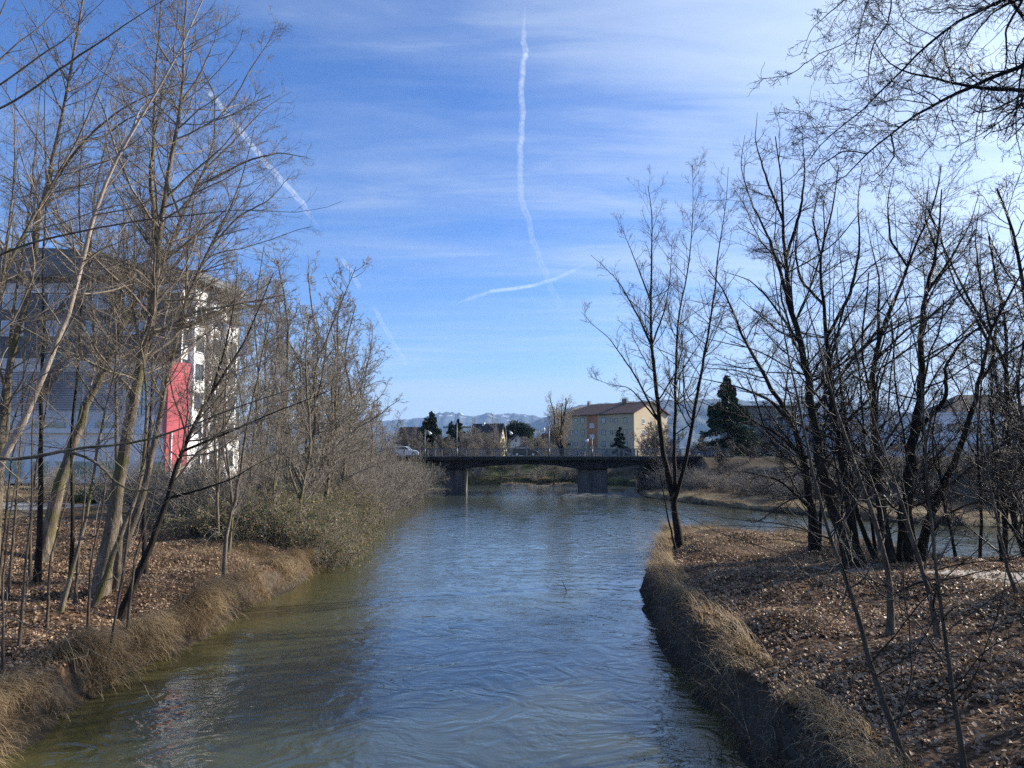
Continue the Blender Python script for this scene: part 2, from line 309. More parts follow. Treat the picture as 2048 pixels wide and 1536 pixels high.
def height(x, y, d=None):
    x = np.asarray(x, float).ravel(); y = np.asarray(y, float).ravel()
    if d is None: d = sdf(x, y)
    wob = 0.6*(vnoise(x, y, 2.6, 3)-0.5) + 0.35*(vnoise(x, y, 0.8, 4)-0.5)
    de = d + wob
    left = (x < -5) & (y < 126); far = y >= 122; pen = (x > 2) & (x < 40) & (y < 48) ; right = (x > 15) & (y > 44) & (y < 122)
    e = np.where(left, 0.75, np.where(far, 0.9, np.where(pen, 1.2, 0.5)))
    z = e*(0.75+0.5*vnoise(x, y, 2.1, 14))*sm(de/0.42)
    dd = np.maximum(d, 0)
    z += np.where(left, 0.5*sm(dd/3) + 0.75*sm((dd-2)/12) + 0.7*sm((dd-14)/14), 0)
    z += np.where(pen, 0.35*sm(dd/3) + 0.35*sm((dd-2)/7), 0)
    z += np.where(far, 1.0*sm(dd/8) + 2.6*sm((dd-6)/12), 0)
    z += np.where(right, 0.45*sm(dd/5) + 3.0*sm((dd-9)/7), 0)
    # road embankments carrying the street up to the bridge on both sides
    road = 5.05 - 0.55*np.maximum(np.abs(y-113.5)-6.5, 0)
    land = sm((d+0.5)/3.0)
    offbr = sm((np.abs(x-4.0)-19.5)/3.0)
    z = np.where((d > 0) , np.maximum(z, road*offbr*land), z)
    z += (0.16*(vnoise(x, y, 2.6, 8)-0.5) + 0.10*(vnoise(x, y, 0.9, 9)-0.5))*sm(d/1.0)
    z += np.where(right & (d > 0.3), 0.55*(vnoise(x, y, 1.9, 71)-0.45)*sm((11-d)/4), 0)
    z += 2.0*sm((np.hypot(x, y)-260)/600)
    bed = -1.1*sm(-d/2.0)
    # gravel bar round the right-hand pier and the small island behind the bridge
    bar = 1.36*np.exp(-((x-11.5)/8.0)**4 - ((y-104.5-0.15*(x-10))/4.6)**2)
    isl = 1.55*np.exp(-((x-0.5)/5.0)**2 - ((y-134.5)/1.6)**2) + 1.5*np.exp(-((x-9.5)/4.5)**2 - ((y-135)/1.6)**2)
    bed = np.where(d < 0, bed + np.maximum(bar, isl), bed)
    z = np.where(d > 0, z, np.minimum(bed, 0.75) + 0.14*(vnoise(x, y, 1.1, 5)-0.5) + 0.12*(vnoise(x, y*2, 3.1, 6)-0.5))
    return z
def zg(x, y): return float(height([x], [y])[0])

# ground sheet
def axis(c, lo, hi, fine, step0, grow, lim):
    a = list(np.arange(lo, hi, fine)); s = step0; v = hi
    while v < lim: a.append(v); v += s; s *= grow
    a.append(lim)
    s = step0; v = lo - step0; b = []
    while v > -c: b.append(v); v -= s; s *= grow
    b.append(-c); return np.array(b[::-1] + a)
gx = axis(9000, -34, 34, 0.24, 0.4, 1.13, 9000)
ya = list(np.arange(8, 50, 0.24)) + list(np.arange(50, 150, 0.6)); s = 0.9; v = 150.0
while v < 12000: ya.append(v); v += s; s *= 1.13
gy = np.array([-60, -30, -15, -6, 0, 4] + ya + [12000])
X, Y = np.meshgrid(gx, gy); D = sdf(X, Y); Z = height(X, Y, D)
nx, ny = len(gx), len(gy)
ii = (np.arange(ny-1)[:, None]*nx + np.arange(nx-1)[None, :]).ravel()
me = np_mesh('ground', np.stack([X.ravel(), Y.ravel(), Z], 1), np.stack([ii, ii+1, ii+nx+1, ii+nx], 1), True)
a = me.attributes.new("bank", 'FLOAT', 'POINT'); a.data.foreach_set("value", D.astype(np.float32))
# ground material: leaf litter, dry grass, bare earth, wet gravel, green turf beyond the bridge
mg, t, b = mat_new('ground_mix')
geo = N(t, 'ShaderNodeNewGeometry'); sp = N(t, 'ShaderNodeSeparateXYZ'); t.links.new(geo.outputs['Position'], sp.inputs[0])
att = N(t, 'ShaderNodeAttribute', attribute_name='bank')
na = N(t, 'ShaderNodeTexNoise', Scale=0.3, Detail=7.0); t.links.new(geo.outputs['Position'], na.inputs['Vector'])
nb = N(t, 'ShaderNodeTexNoise', Scale=9.0, Detail=9.0, Roughness=0.75); t.links.new(geo.outputs['Position'], nb.inputs['Vector'])
vo = N(t, 'ShaderNodeTexVoronoi', Scale=11.0); t.links.new(geo.outputs['Position'], vo.inputs['Vector'])
litter = ramp(t, mathn(t, 'ADD', mathn(t, 'MULTIPLY', nb.outputs[0], 0.6), mathn(t, 'MULTIPLY', vo.outputs['Color'], 0.4)), [(0.25, (0.025, 0.016, 0.01)), (0.5, (0.075, 0.043, 0.025)), (0.75, (0.22, 0.135, 0.08))])
dry = ramp(t, nb.outputs[0], [(0.3, (0.16, 0.115, 0.06)), (0.5, (0.32, 0.25, 0.13)), (0.7, (0.46, 0.37, 0.21))])
green = ramp(t, mathn(t, 'ADD', mathn(t, 'MULTIPLY', nb.outputs[0], 0.5), mathn(t, 'MULTIPLY', na.outputs[0], 0.5)), [(0.38, (0.03, 0.03, 0.014)), (0.52, (0.05, 0.065, 0.018)), (0.62, (0.14, 0.13, 0.055))])
earth = ramp(t, nb.outputs[0], [(0.3, (0.035, 0.027, 0.02)), (0.7, (0.12, 0.095, 0.07))])
grav = ramp(t, nb.outputs[0], [(0.38, (0.05, 0.048, 0.042)), (0.5, (0.13, 0.125, 0.11)), (0.66, (0.34, 0.33, 0.30))])
def mixc(f, a_, b_):
    n = N(t, 'ShaderNodeMixRGB'); t.links.new(f, n.inputs[0]); t.links.new(a_, n.inputs[1]); t.links.new(b_, n.inputs[2]); return n.outputs[0]
def mr(v, a0, a1):
    n = N(t, 'ShaderNodeMapRange'); n.inputs[1].default_value = a0; n.inputs[2].default_value = a1
    (t.links.new(v, n.inputs[0])); return n.outputs[0]
nz = mathn(t, 'SUBTRACT', na.outputs[0], 0.5)
c = mixc(mathn(t, 'MULTIPLY', mr(mathn(t, 'ADD', mathn(t, 'MULTIPLY', nz, 40), sp.outputs[1]), 34, 52), ramp(t, na.outputs[0], [(0.45, (0.15,)*3), (0.6, (0.8,)*3)])), litter, dry)
c = mixc(mr(mathn(t, 'ADD', mathn(t, 'MULTIPLY', nz, 14), sp.outputs[1]), 120, 130), c, green)
dslope = mathn(t, 'MULTIPLY', mathn(t, 'MULTIPLY', mr(sp.outputs[0], 18, 20), mr(sp.outputs[2], 0.9, 1.5)), mathn(t, 'MULTIPLY', mr(sp.outputs[1], 46, 50), 0.85))
c = mixc(dslope, c, earth)
steep = N(t, 'ShaderNodeSeparateXYZ'); t.links.new(geo.outputs['Normal'], steep.inputs[0])
c = mixc(mr(steep.outputs[2], 0.80, 0.55), c, earth)
wet = ramp(t, nb.outputs[0], [(0.3, (0.018, 0.014, 0.01)), (0.7, (0.06, 0.047, 0.033))])
c = mixc(mr(att.outputs['Fac'], 0.12, -0.03), c, wet)
c = mixc(mathn(t, 'MULTIPLY', mr(att.outputs['Fac'], -0.3, -0.6), mr(sp.outputs[1], 94, 96)), c, grav)
t.links.new(c, b.inputs['Base Color']); b.inputs['Roughness'].default_value = 0.95; b.inputs['Specular IOR Level'].default_value = 0.15
bp = N(t, 'ShaderNodeBump', Strength=0.8, Distance=0.05); t.links.new(mathn(t, 'ADD', nb.outputs[0], vo.outputs['Distance']), bp.inputs['Height']); t.links.new(bp.outputs[0], b.inputs['Normal'])
tag(link_mesh('ground', me, mg), kind='structure')

# ------------------------------------------------------------------ water
mw, t, b = mat_new('river_water')
geo = N(t, 'ShaderNodeNewGeometry')
att = N(t, 'ShaderNodeAttribute', attribute_name='bank')
nd = N(t, 'ShaderNodeTexNoise', Scale=0.22, Detail=3.0); t.links.new(geo.outputs['Position'], nd.inputs['Vector'])
shal = mathn(t, 'ADD', att.outputs['Fac'], mathn(t, 'MULTIPLY', nd.outputs[0], 2.0))
t.links.new(ramp(t, mathn(t, 'MULTIPLY', mathn(t, 'ADD', shal, 7.0), 0.11), [(0.0, (0.050, 0.064, 0.055)), (0.42, (0.050, 0.060, 0.042)), (0.68, (0.052, 0.055, 0.024)), (1.0, (0.080, 0.068, 0.024))]), b.inputs['Base Color'])
b.inputs['Roughness'].default_value = 0.035; b.inputs['IOR'].default_value = 1.65; b.inputs['Specular IOR Level'].default_value = 0.5
def wnoise(scale, stretch, detail, dist, rot=0.0, rough=0.5):
    mp = N(t, 'ShaderNodeMapping'); mp.inputs['Scale'].default_value = stretch; mp.inputs['Rotation'].default_value = (0, 0, rot); t.links.new(geo.outputs['Position'], mp.inputs[0])
    n = N(t, 'ShaderNodeTexNoise', Scale=scale, Detail=detail, Distortion=dist, Roughness=rough); t.links.new(mp.outputs[0], n.inputs['Vector']); return n.outputs[0]
w1 = wnoise(0.7, (0.9, 1.1, 1), 2.5, 2.6, R(15)); w2 = wnoise(3.2, (0.8, 1.3, 1), 3.0, 2.0, R(-10)); w3 = wnoise(13.0, (0.7, 1.2, 1), 2.0, 0.6)
patch = ramp(t, wnoise(0.16, (1.2, 0.5, 1), 4.0, 2.0), [(0.42, (0.06,)*3), (0.6, (1.15,)*3)])
hsum = mathn(t, 'ADD', mathn(t, 'MULTIPLY', w1, 0.045), mathn(t, 'ADD', mathn(t, 'MULTIPLY', mathn(t, 'MULTIPLY', w2, patch), 0.011), mathn(t, 'MULTIPLY', mathn(t, 'MULTIPLY', w3, patch), 0.0015)))
bp = N(t, 'ShaderNodeBump', Strength=1.0, Distance=1.0); t.links.new(hsum, bp.inputs['Height']); t.links.new(bp.outputs[0], b.inputs['Normal'])
wx = np.linspace(-92, 132, 300); wy = np.linspace(-32, 158, 260)
X, Y = np.meshgrid(wx, wy); D = sdf(X, Y); nx, ny = len(wx), len(wy)
ii = (np.arange(ny-1)[:, None]*nx + np.arange(nx-1)[None, :]).ravel()
me = np_mesh('water', np.stack([X.ravel(), Y.ravel(), np.zeros(X.size)], 1), np.stack([ii, ii+1, ii+nx+1, ii+nx], 1), True)
a = me.attributes.new("bank", 'FLOAT', 'POINT'); a.data.foreach_set("value", D.astype(np.float32))
tag(link_mesh('water', me, mw), kind='structure')

# footpath on the left bank and worn path on the right spit
def strip(name, pts, w, mat, lift=0.03, n=60):
    pts = np.array(pts, float); tt = np.linspace(0, len(pts)-1, n); i = np.clip(tt.astype(int), 0, len(pts)-2); f = (tt-i)[:, None]
    c = pts[i]*(1-f) + pts[i+1]*f; d = np.gradient(c, axis=0); d /= np.linalg.norm(d, axis=1)[:, None]; nrm = np.stack([-d[:, 1], d[:, 0]], 1)
    k = 9; V = []
    for j in range(k):
        p = c + nrm*w*(j/(k-1)-0.5); V.append(p)
    V = np.stack(V, 1).reshape(-1, 2); z = height(V[:, 0], V[:, 1]) + lift
    ii = (np.arange(n-1)[:, None]*k + np.arange(k-1)[None, :]).ravel()
    me = np_mesh(name, np.column_stack([V, z]), np.stack([ii, ii+1, ii+k+1, ii+k], 1), True)
    return tag(link_mesh(name, me, mat), kind='structure')
M['path'] = mat_noise('path_asphalt', (0.16, 0.155, 0.15), (0.28, 0.27, 0.255), 2.0, 0.95, 8.0, 0.3, 40.0)
M['sand'] = mat_noise('trodden_earth', (0.24, 0.21, 0.18), (0.42, 0.38, 0.33), 1.2, 0.95, 8.0, 0.4, 20.0)
strip('path', [(-60, 40), (-40, 44), (-29, 50), (-25, 60), (-25, 80), (-28, 100)], 3.0, M['path'])
strip('dirt_path', [(50, 17), (26, 19.5), (18, 20.6), (14.0, 21.8), (11.8, 23.8), (11.2, 26.5)], 2.5, M['sand'], 0.012)

# ------------------------------------------------------------------ bare-tree generator
def nrm(v): return v / (np.linalg.norm(v, axis=-1, keepdims=True) + 1e-9)
def resample(P, Rr, n):
    P = np.array(P, float); Rr = np.array(Rr, float)
    L = np.concatenate([[0], np.cumsum(np.linalg.norm(np.diff(P, axis=0), axis=1))]); t = np.linspace(0, L[-1], n)
    # gentle smoothing of the corners
    Q = np.stack([np.interp(t, L, P[:, i]) for i in range(3)], 1); r = np.interp(t, L, Rr)
    for _ in range(2): Q[1:-1] = 0.25*Q[:-2] + 0.5*Q[1:-1] + 0.25*Q[2:]
    return Q, r
def spawn(rng, P, Rr, dens, t0, ang, lf, rf, npt, wob, up, minr=0.0025, lmax=9.0, taper=0.55, flat=0.0, ends=True, lmin=0.0):
    m, n, _ = P.shape
    seg = np.linalg.norm(np.diff(P, axis=1), axis=2); L = seg.sum(1)
    cnt = rng.poisson(np.maximum(L*(1-t0)*dens, 0.01)); tot = int(cnt.sum())
    if tot == 0: return np.zeros((0, npt, 3)), np.zeros((0, npt))
    idx = np.repeat(np.arange(m), cnt); t = t0 + (1-t0)*rng.random(tot)**0.85*0.99
    f = t*(n-1); i = np.minimum(f.astype(int), n-2); w = (f-i)[:, None]
    O = P[idx, i]*(1-w) + P[idx, i+1]*w; r0 = Rr[idx, i]*(1-w[:, 0]) + Rr[idx, i+1]*w[:, 0]
    T = nrm(P[idx, i+1]-P[idx, i])
    rv = rng.normal(size=(tot, 3)); rv[:, 1] *= (1-flat)
    pr = nrm(rv - (rv*T).sum(1)[:, None]*T)
    a = np.radians(rng.uniform(ang[0], ang[1], tot))[:, None]
    d = nrm(T*np.cos(a) + pr*np.sin(a))
    Lc = np.minimum(L[idx]*lf*(1.12-t*0.8)*rng.uniform(0.45, 1.25, tot), lmax); Lc = np.maximum(Lc, lmin)
    rc = np.maximum(np.minimum(r0*rf*rng.uniform(0.6, 1.0, tot), 0.0100*Lc+0.0035), minr)
    Q = np.zeros((tot, npt, 3)); Q[:, 0] = O; st = (Lc/(npt-1))[:, None]
    for k in range(1, npt):
        d = nrm(d + rng.normal(size=(tot, 3))*wob + np.array([0, 0, up]))
        Q[:, k] = Q[:, k-1] + d*st
    rr = rc[:, None]*(1 - taper*np.linspace(0, 1, npt)[None, :])
    return Q, np.maximum(rr, minr*0.75)
def tube_mesh(parts):
    """parts: list of (P (m,n,3), R (m,n), sides) -> V, F"""
    Vs, Fs, base = [], [], 0
    for P, Rr, k in parts:
        m, n, _ = P.shape
        if m == 0: continue
        T = np.zeros_like(P); T[:, 1:-1] = P[:, 2:]-P[:, :-2]; T[:, 0] = P[:, 1]-P[:, 0]; T[:, -1] = P[:, -1]-P[:, -2]; T = nrm(T)
        ref = np.where(np.abs(T[:, :1, 2:3]) < 0.8, np.array([0.0, 0, 1]), np.array([1.0, 0, 0]))
        A = nrm(np.cross(T, np.broadcast_to(ref, T.shape))); B = np.cross(T, A)
        w = 2*np.pi*np.arange(k)/k
        V = P[:, :, None] + (A[:, :, None]*np.cos(w)[None, None, :, None] + B[:, :, None]*np.sin(w)[None, None, :, None])*Rr[:, :, None, None]
        b0 = base + (np.arange(m)[:, None, None]*n + np.arange(n-1)[None, :, None])*k
        j = np.arange(k)[None, None, :]; j2 = (j+1) % k
        F = np.stack([b0+j, b0+j2, b0+k+j2, b0+k+j], -1).reshape(-1, 4)
        Vs.append(V.reshape(-1, 3)); Fs.append(F); base += m*n*k
    return np.concatenate(Vs), np.concatenate(Fs)
TREES = []
def tree(name, label, stems, levels, mats, cat='tree', group=None, seed=None, flare=True, trunk_pts=26, snap=True):
    """stems: list of (points, radii); the first stem reaches the ground"""
    rng = np.random.default_rng(seed if seed is not None else len(TREES)*17+5)
    root = empty(name, stems[0][0][0], label, cat, group)
    tp = []; P0 = []; R0 = []
    for k, (p, r) in enumerate(stems):
        if k > 0 and snap:
            p = np.array(p, float); A = np.concatenate(P0); rel = A-EYE; q0 = p[0]-EYE
            ang = np.linalg.norm(rel/rel[:, 1:2] - q0/q0[1], axis=1); j = int(np.argmin(ang))
            if ang[j] < 0.10:
                dy = A[j, 1]-p[0, 1]; tt = np.linspace(1, 0.3, len(p)); p = EYE + (p-EYE)*((p[:, 1]+dy*tt)/p[:, 1])[:, None]; p[0] = A[j]
                r = list(np.minimum(np.array(r)*1.05, np.concatenate(R0)[j]*0.9))
        Q, rr = resample(p, r, trunk_pts)
        amp = np.interp(np.linspace(0, 1, trunk_pts), [0, .1, 1], [0, .5, 1])[:, None]
        Q = Q + amp*rng.normal(size=Q.shape)*0.35*np.maximum(rr[:, None], 0.015)
        if k == 0 and flare: rr = rr*(1 + 0.42*np.exp(-np.linspace(0, 1, trunk_pts)*22))
        if k == 0: Q = np.concatenate([[Q[0]-[0, 0, 0.5]], Q[:-1]]) ; rr = np.concatenate([[rr[0]*1.15], rr[:-1]])
        P0.append(Q); R0.append(rr)
    P0 = np.array(P0); R0 = np.array(R0)
    V, F = tube_mesh([(P0, R0, 10)])
    link_mesh('trunk', np_mesh('trunk', V, F, True), mats[0], root)
    P, Rr = P0, R0; parts = []
    for li, lv in enumerate(levels):
        lv = dict(lv); sides = lv.pop('sides', 3)
        src = lv.pop('src', None)
        if src == 'all' and parts: pass
        P, Rr = spawn(rng, P, Rr, **lv); parts.append((P, Rr, sides))
    V, F = tube_mesh(parts)
    link_mesh('crown', np_mesh('crown', V, F, True), mats[1], root)
    TREES.append((root, len(F)))
    return root
def pxstem(pts, Y, r0, r1, dY=0.0, ground=False, Y1=None):
    """stem drawn as photo pixels at distance Y, leaning dY metres in depth by its top; radii in photo pixels"""
    n = len(pts); P = []
    for i, (u, v) in enumerate(pts):
        y = Y + dY*i/max(n-1, 1); P.append(at(u, v, y))
    if ground: P[0] = np.array([P[0][0], Y, zg(P[0][0], Y)-0.05])
    L_ = [0.0]
    for a_, b_ in zip(pts, pts[1:]): L_.append(L_[-1] + math.hypot(a_[0]-b_[0], a_[1]-b_[1]))
    rr = [max(0.17*r1 + (0.49*r0-0.17*r1)*(1-l/L_[-1])**1.25, 0.1*r1)/FPX*Y for l in L_]
    return P, rr
def LV(dens=2.0, lf=0.32, t0=0.3, **k):
    tw = k.get('tw', 1.0); mr_ = k.get('minr', 0.003)
    return [dict(dens=dens*k.get('m1', 1.75), t0=t0, ang=k.get('ang', (32, 76)), lf=lf, rf=0.5, npt=9, wob=0.12, up=k.get('up', 0.07)*0.75, minr=mr_*1.6, lmax=k.get('lmax', 4.5), flat=0.1, sides=5, lmin=0.5),
            dict(dens=k.get('d2', 3.0)*1.75, t0=0.12, ang=(25, 60), lf=0.38, rf=0.55, npt=6, wob=0.16, up=k.get('up', 0.07)*0.5, minr=mr_*1.25, lmax=2.2, sides=3, lmin=0.3),
            dict(dens=9.0*tw, t0=0.12, ang=(25, 60), lf=0.45, rf=0.6, npt=4, wob=0.2, up=k.get('up', 0.07)*0.4, minr=mr_, lmax=0.9, sides=3, lmin=0.16),
            dict(dens=5.5*tw, t0=0.2, ang=(25, 65), lf=0.45, rf=0.7, npt=3, wob=0.2, up=0.05, minr=mr_*0.9, lmax=0.4, sides=3, lmin=0.08)]

# ------------------------------------------------------------------ the road bridge
DX0, DX1, YN, YF = -24.0, 31.0, 108.0, 119.0
br = empty('road_bridge', (3, 113.5, 0), 'low concrete road bridge on two thick piers spanning the whole river', 'bridge')
MB().box(DX0, YN, 4.62, DX1, YF, 5.10).build('deck', M['deck_edge'], br, bevel=0.03)
xs = [-24, -13.5, -11.2, -9.7, -6.6, -3.5, 0.5, 3, 6, 8.8, 14.0, 18, 22, 31]; zs = [4.45, 4.42, 4.1, 3.46, 3.46, 3.78, 4.0, 4.04, 3.9, 3.46, 3.46, 3.95, 4.2, 4.45]
pl = [(x, 0, 4.618) for x in (xs[0], xs[-1])][::-1]
out = [(x, YN+0.9, z) for x, z in zip(xs, zs)] + [(xs[-1], YN+0.9, 4.617), (xs[0], YN+0.9, 4.617)]
MB().prism(out, np.array([0, YF-YN-1.8, 0])).build('girder', M['deck_edge'], br)
def pier(pts, z1): return MB().prism([(x, y, -1.6) for x, y in pts], np.array([0, 0, z1+1.6])).build('pier', M['concrete'], br, bevel=0.08)
pier([(-9.5, 110.0), (-7.15, 109.6), (-6.9, 109.9), (-6.75, 117.6), (-9.2, 117.6)], 3.30)
pier([(9.3, 109.9), (13.15, 109.6), (13.5, 109.9), (14.45, 117.4), (10.3, 117.6)], 3.30)
for x0, x1 in ((-9.2, -7.2), (9.7, 13.2)): MB().box(x0, 110.4, 3.30, x1, 116.8, 3.458).build('bearing', M['deck_edge'], br)
MB().box(27.2, 109.3, 0.2, 29.2, 117.8, 4.44).build('abutment', M['concrete'], br)
MB().box(-24.5, 109.3, 0.2, -21.5, 117.8, 4.44).build('abutment', M['concrete'], br)
m = MB(); m.box(DX0, YN+0.02, 5.102, DX1, YN+1.7, 5.20); m.box(DX0, YF-1.7, 5.102, DX1, YF-0.02, 5.20); m.build('kerb', M['concrete'], br)
def railing(y, label):
    r = empty('railing', (3, y, 5.2), label, 'railing', 'railings along the bridge')
    n = 0
    for x in np.arange(DX0+0.3, DX1, 2.15):
        MB().box(x-0.11, y-0.09, 5.2, x+0.11, y+0.09, 6.12).build('post', M['post'], r); n += 1
    m = MB()
    m.tube([(DX0, y, 6.22), (DX1, y, 6.22)], 0.035, 6); m.tube([(DX0, y, 5.32), (DX1, y, 5.32)], 0.018, 5); m.tube([(DX0, y, 5.9), (DX1, y, 5.9)], 0.016, 5)
    for x in np.arange(DX0+0.1, DX1, 0.145): m.box(x-0.008, y-0.008, 5.32, x+0.008, y+0.008, 6.2)
    m.build('rail_bars', M['steel'], r)
    return r
railing(YN+0.2, 'steel bar railing with pale posts along the near edge of the bridge')
railing(YF-0.2, 'steel bar railing with pale posts along the far edge of the bridge, behind the cars')
tag(MB().box(-70, YN+1.75, 5.09, DX0-0.01, YF-1.75, 5.13).box(DX0, YN+1.72, 5.103, DX1, YF-1.72, 5.13).box(DX1+0.01, YN+1.75, 5.09, 110, YF-1.75, 5.13).build('road', M['asphalt']), kind='structure')

def lamp(u, vtop, y, side, label, head=True, z0=5.2, gr='lamp posts along the bridge'):
    p = at(u, vtop, y); x, zt = p[0], p[2]
    r = empty('street_lamp' if head else 'pole', (x, y, z0), label, 'street lamp' if head else 'pole', gr if head else None)
    MB().tube([(x, y, z0), (x, y, zt)], [0.085, 0.05], 8).build('post', M['steel'], r, True)
    MB().tube([(x, y, z0), (x, y, z0+1.15)], [0.14, 0.12], 8).build('base', M['steel'], r, True)
    if head:
        MB().tube([(x, y, zt-0.35), (x+side*0.25, y, zt-0.12), (x+side*0.62, y, zt-0.28)], 0.03, 6).build('arm', M['steel'], r, True)
        m = MB(); cx, cz = x+side*0.62, zt-0.3
        m.tube([(cx, y, cz), (cx+side*0.06, y, cz-0.12), (cx+side*0.22, y, cz-0.42), (cx+side*0.24, y, cz-0.46)], [0.05, 0.15, 0.27, 0.20], 12)
        m.build('lamp_shade', M['lampwhite'], r, True)
    return r
lamp(850, 859, 118.5, 1, 'street lamp in front of the tall dark spruce, lamp on its right')
lamp(1012, 859, 118.5, 1, 'street lamp just left of the small white house, lamp on its right')
lamp(1098, 851, 108.6, -1, 'street lamp between the dark car and the willow, lamp on its left')
lamp(1184, 874, 118.5, -1, 'shorter street lamp before the orange stairwell of the apartment block')
lamp(914, 845, 108.6, 0, 'tall bare pole without a lamp at the left pier of the bridge', False)

def car(x, y, z, Lc, label, paint, sgn=1, H=1.48):
    r = empty('parked_car' if False else 'car', (x, y, z), label, 'car', 'cars crossing the bridge')
    W = 1.7
    def X(t): return x + sgn*(t-0.5)*Lc
    prof = [(0.0, .34), (0.0, .62), (0.02, .92), (0.06, 1.0), (0.12, 1.02), (0.66, .99), (0.80, .93), (0.93, .80), (0.985, .66), (1.0, .42), (0.985, .26), (0.90, .20), (0.10, .20), (0.02, .25)]
    MB().prism([(X(t), y-W/2, z+h) for t, h in prof], np.array([0, W, 0])).build('body', paint, r, bevel=0.05)
    cab = [(0.05, 1.0), (0.13, H-0.05), (0.20, H), (0.46, H), (0.53, H-0.05), (0.70, 0.985)]
    MB().prism([(X(t), y-W/2+0.12, z+h) for t, h in cab], np.array([0, W-0.24, 0])).build('roof', paint, r, bevel=0.05)
    for yy in (y-W/2+0.09, y+W/2-0.13):
        for q in ([(0.10, 1.03), (0.16, H-0.10), (0.27, H-0.08), (0.27, 1.03)], [(0.285, 1.03), (0.285, H-0.08), (0.44, H-0.08), (0.47, 1.03)], [(0.485, 1.03), (0.455, H-0.08), (0.50, H-0.10), (0.64, 1.03)]):
            MB().prism([(X(t), yy, z+h) for t, h in q], np.array([0, 0.04, 0])).build('side_window', M['glass'], r)
    a = [(0.715, 1.0), (0.545, H-0.03)]
    MB().prism([(X(0.715), y-0.66, z+1.01), (X(0.545), y-0.60, z+H-0.02), (X(0.545), y+0.60, z+H-0.02), (X(0.715), y+0.66, z+1.01)], np.array([sgn*0.02, 0, 0.02])).build('windscreen', M['glass_sky'], r)
    for t in (0.19, 0.81):
        for s in (-1, 1):
            yc = y + s*(W/2-0.09)
            w = MB().tube([(X(t), yc-0.10, z+0.31), (X(t), yc+0.10, z+0.31)], 0.31, 20).build('wheel', M['tyre'], r)
            ys = yc + s*0.105
            MB().tube([(X(t), ys-0.012, z+0.31), (X(t), ys+0.012, z+0.31)], 0.20, 14).build('rim', M['rim'], w)
    for s in (-1, 1):
        yc = y+s*0.62
        MB().box(min(X(0.955), X(1.0)), yc-0.16, z+0.62, max(X(0.955), X(1.0)), yc+0.16, z+0.76).build('headlight', M['lampwhite'], r, bevel=0.03)
        MB().box(min(X(-0.004), X(0.02)), yc-0.12, z+0.7, max(X(-0.004), X(0.02)), yc+0.12, z+0.92).build('tail_light', M['redclad'], r)
        MB().box(min(X(0.60), X(0.64)), y+s*0.93-0.09, z+0.98, max(X(0.60), X(0.64)), y+s*0.93+0.09, z+1.12).build('mirror', paint, r)
    return r
car(at(1050, 905, 112.6)[0], 112.6, 5.13, 3.75, 'dark blue-black hatchback driving right across the middle of the bridge', M['paint_dark'])
car(at(812, 905, 112.6)[0], 112.6, 5.13, 3.9, 'white car at the left end of the bridge, half hidden by shrubs', M['paint_white'])
car(at(1412, 910, 115.5)[0], 115.5, 5.13, 4.0, 'blue car at the right end of the bridge, seen through bare trees', M['paint_blue'], -1)

# ------------------------------------------------------------------ houses
class Fr:
    """vertical-wall frame: corner C, A runs along the front, B runs back"""
    def __init__(s, C, ang):
        s.C = np.array(C, float); a = R(ang); s.A = (math.cos(a), math.sin(a)); s.B = (-math.sin(a), math.cos(a))
    def P(s, a, b, z): return (s.C[0]+s.A[0]*a+s.B[0]*b, s.C[1]+s.A[1]*a+s.B[1]*b, z)
    def a_of(s, u):
        k = (u-CX)/FPX; return (k*s.C[1]-s.C[0])/(s.A[0]-k*s.A[1])
    def b_of(s, u, a0=0.0):
        k = (u-CX)/FPX; cx, cy = s.C[0]+s.A[0]*a0, s.C[1]+s.A[1]*a0; return (k*cy-cx)/(s.B[0]-k*s.B[1])
def zpix(v, y): return EYE[2] + (908-v)/FPX*y       # close to exact this near the horizon
def window(fr, par, a, z, w, h, face='f', L=0.0, frame='frame_w', gl='glass', dep=0.07):
    """face f: the front (b=0); r: the end wall at a=L"""
    def bx(m, a0, a1, z0, z1, d0, d1):
        if face == 'f': m.fbox(fr.C, fr.A, fr.B, a0, a1, -d1, -d0, z0, z1)
        else: m.fbox(fr.C, fr.A, fr.B, L+d0, L+d1, a0, a1, z0, z1)
    m = MB(); t = 0.11
    bx(m, a-w/2, a+w/2, z+h/2-t, z+h/2, -0.04, dep); bx(m, a-w/2, a+w/2, z-h/2, z-h/2+t, -0.04, dep)
    bx(m, a-w/2, a-w/2+t, z-h/2+t, z+h/2-t, -0.04, dep); bx(m, a+w/2-t, a+w/2, z-h/2+t, z+h/2-t, -0.04, dep)
    if w > 1.0: bx(m, a-0.04, a+0.04, z-h/2+t, z+h/2-t, -0.04, dep-0.02)
    win = m.build('window', M[frame], par)
    m = MB(); bx(m, a-w/2+t*0.9, a+w/2-t*0.9, z-h/2+t*0.9, z+h/2-t*0.9, -0.03, dep-0.045); m.build('pane', M[gl], win)
    m = MB(); bx(m, a-w/2-0.06, a+w/2+0.06, z-h/2-0.07, z-h/2-0.003, 0.0, dep+0.08); m.build('sill', M['frame_w'], win)
    return win
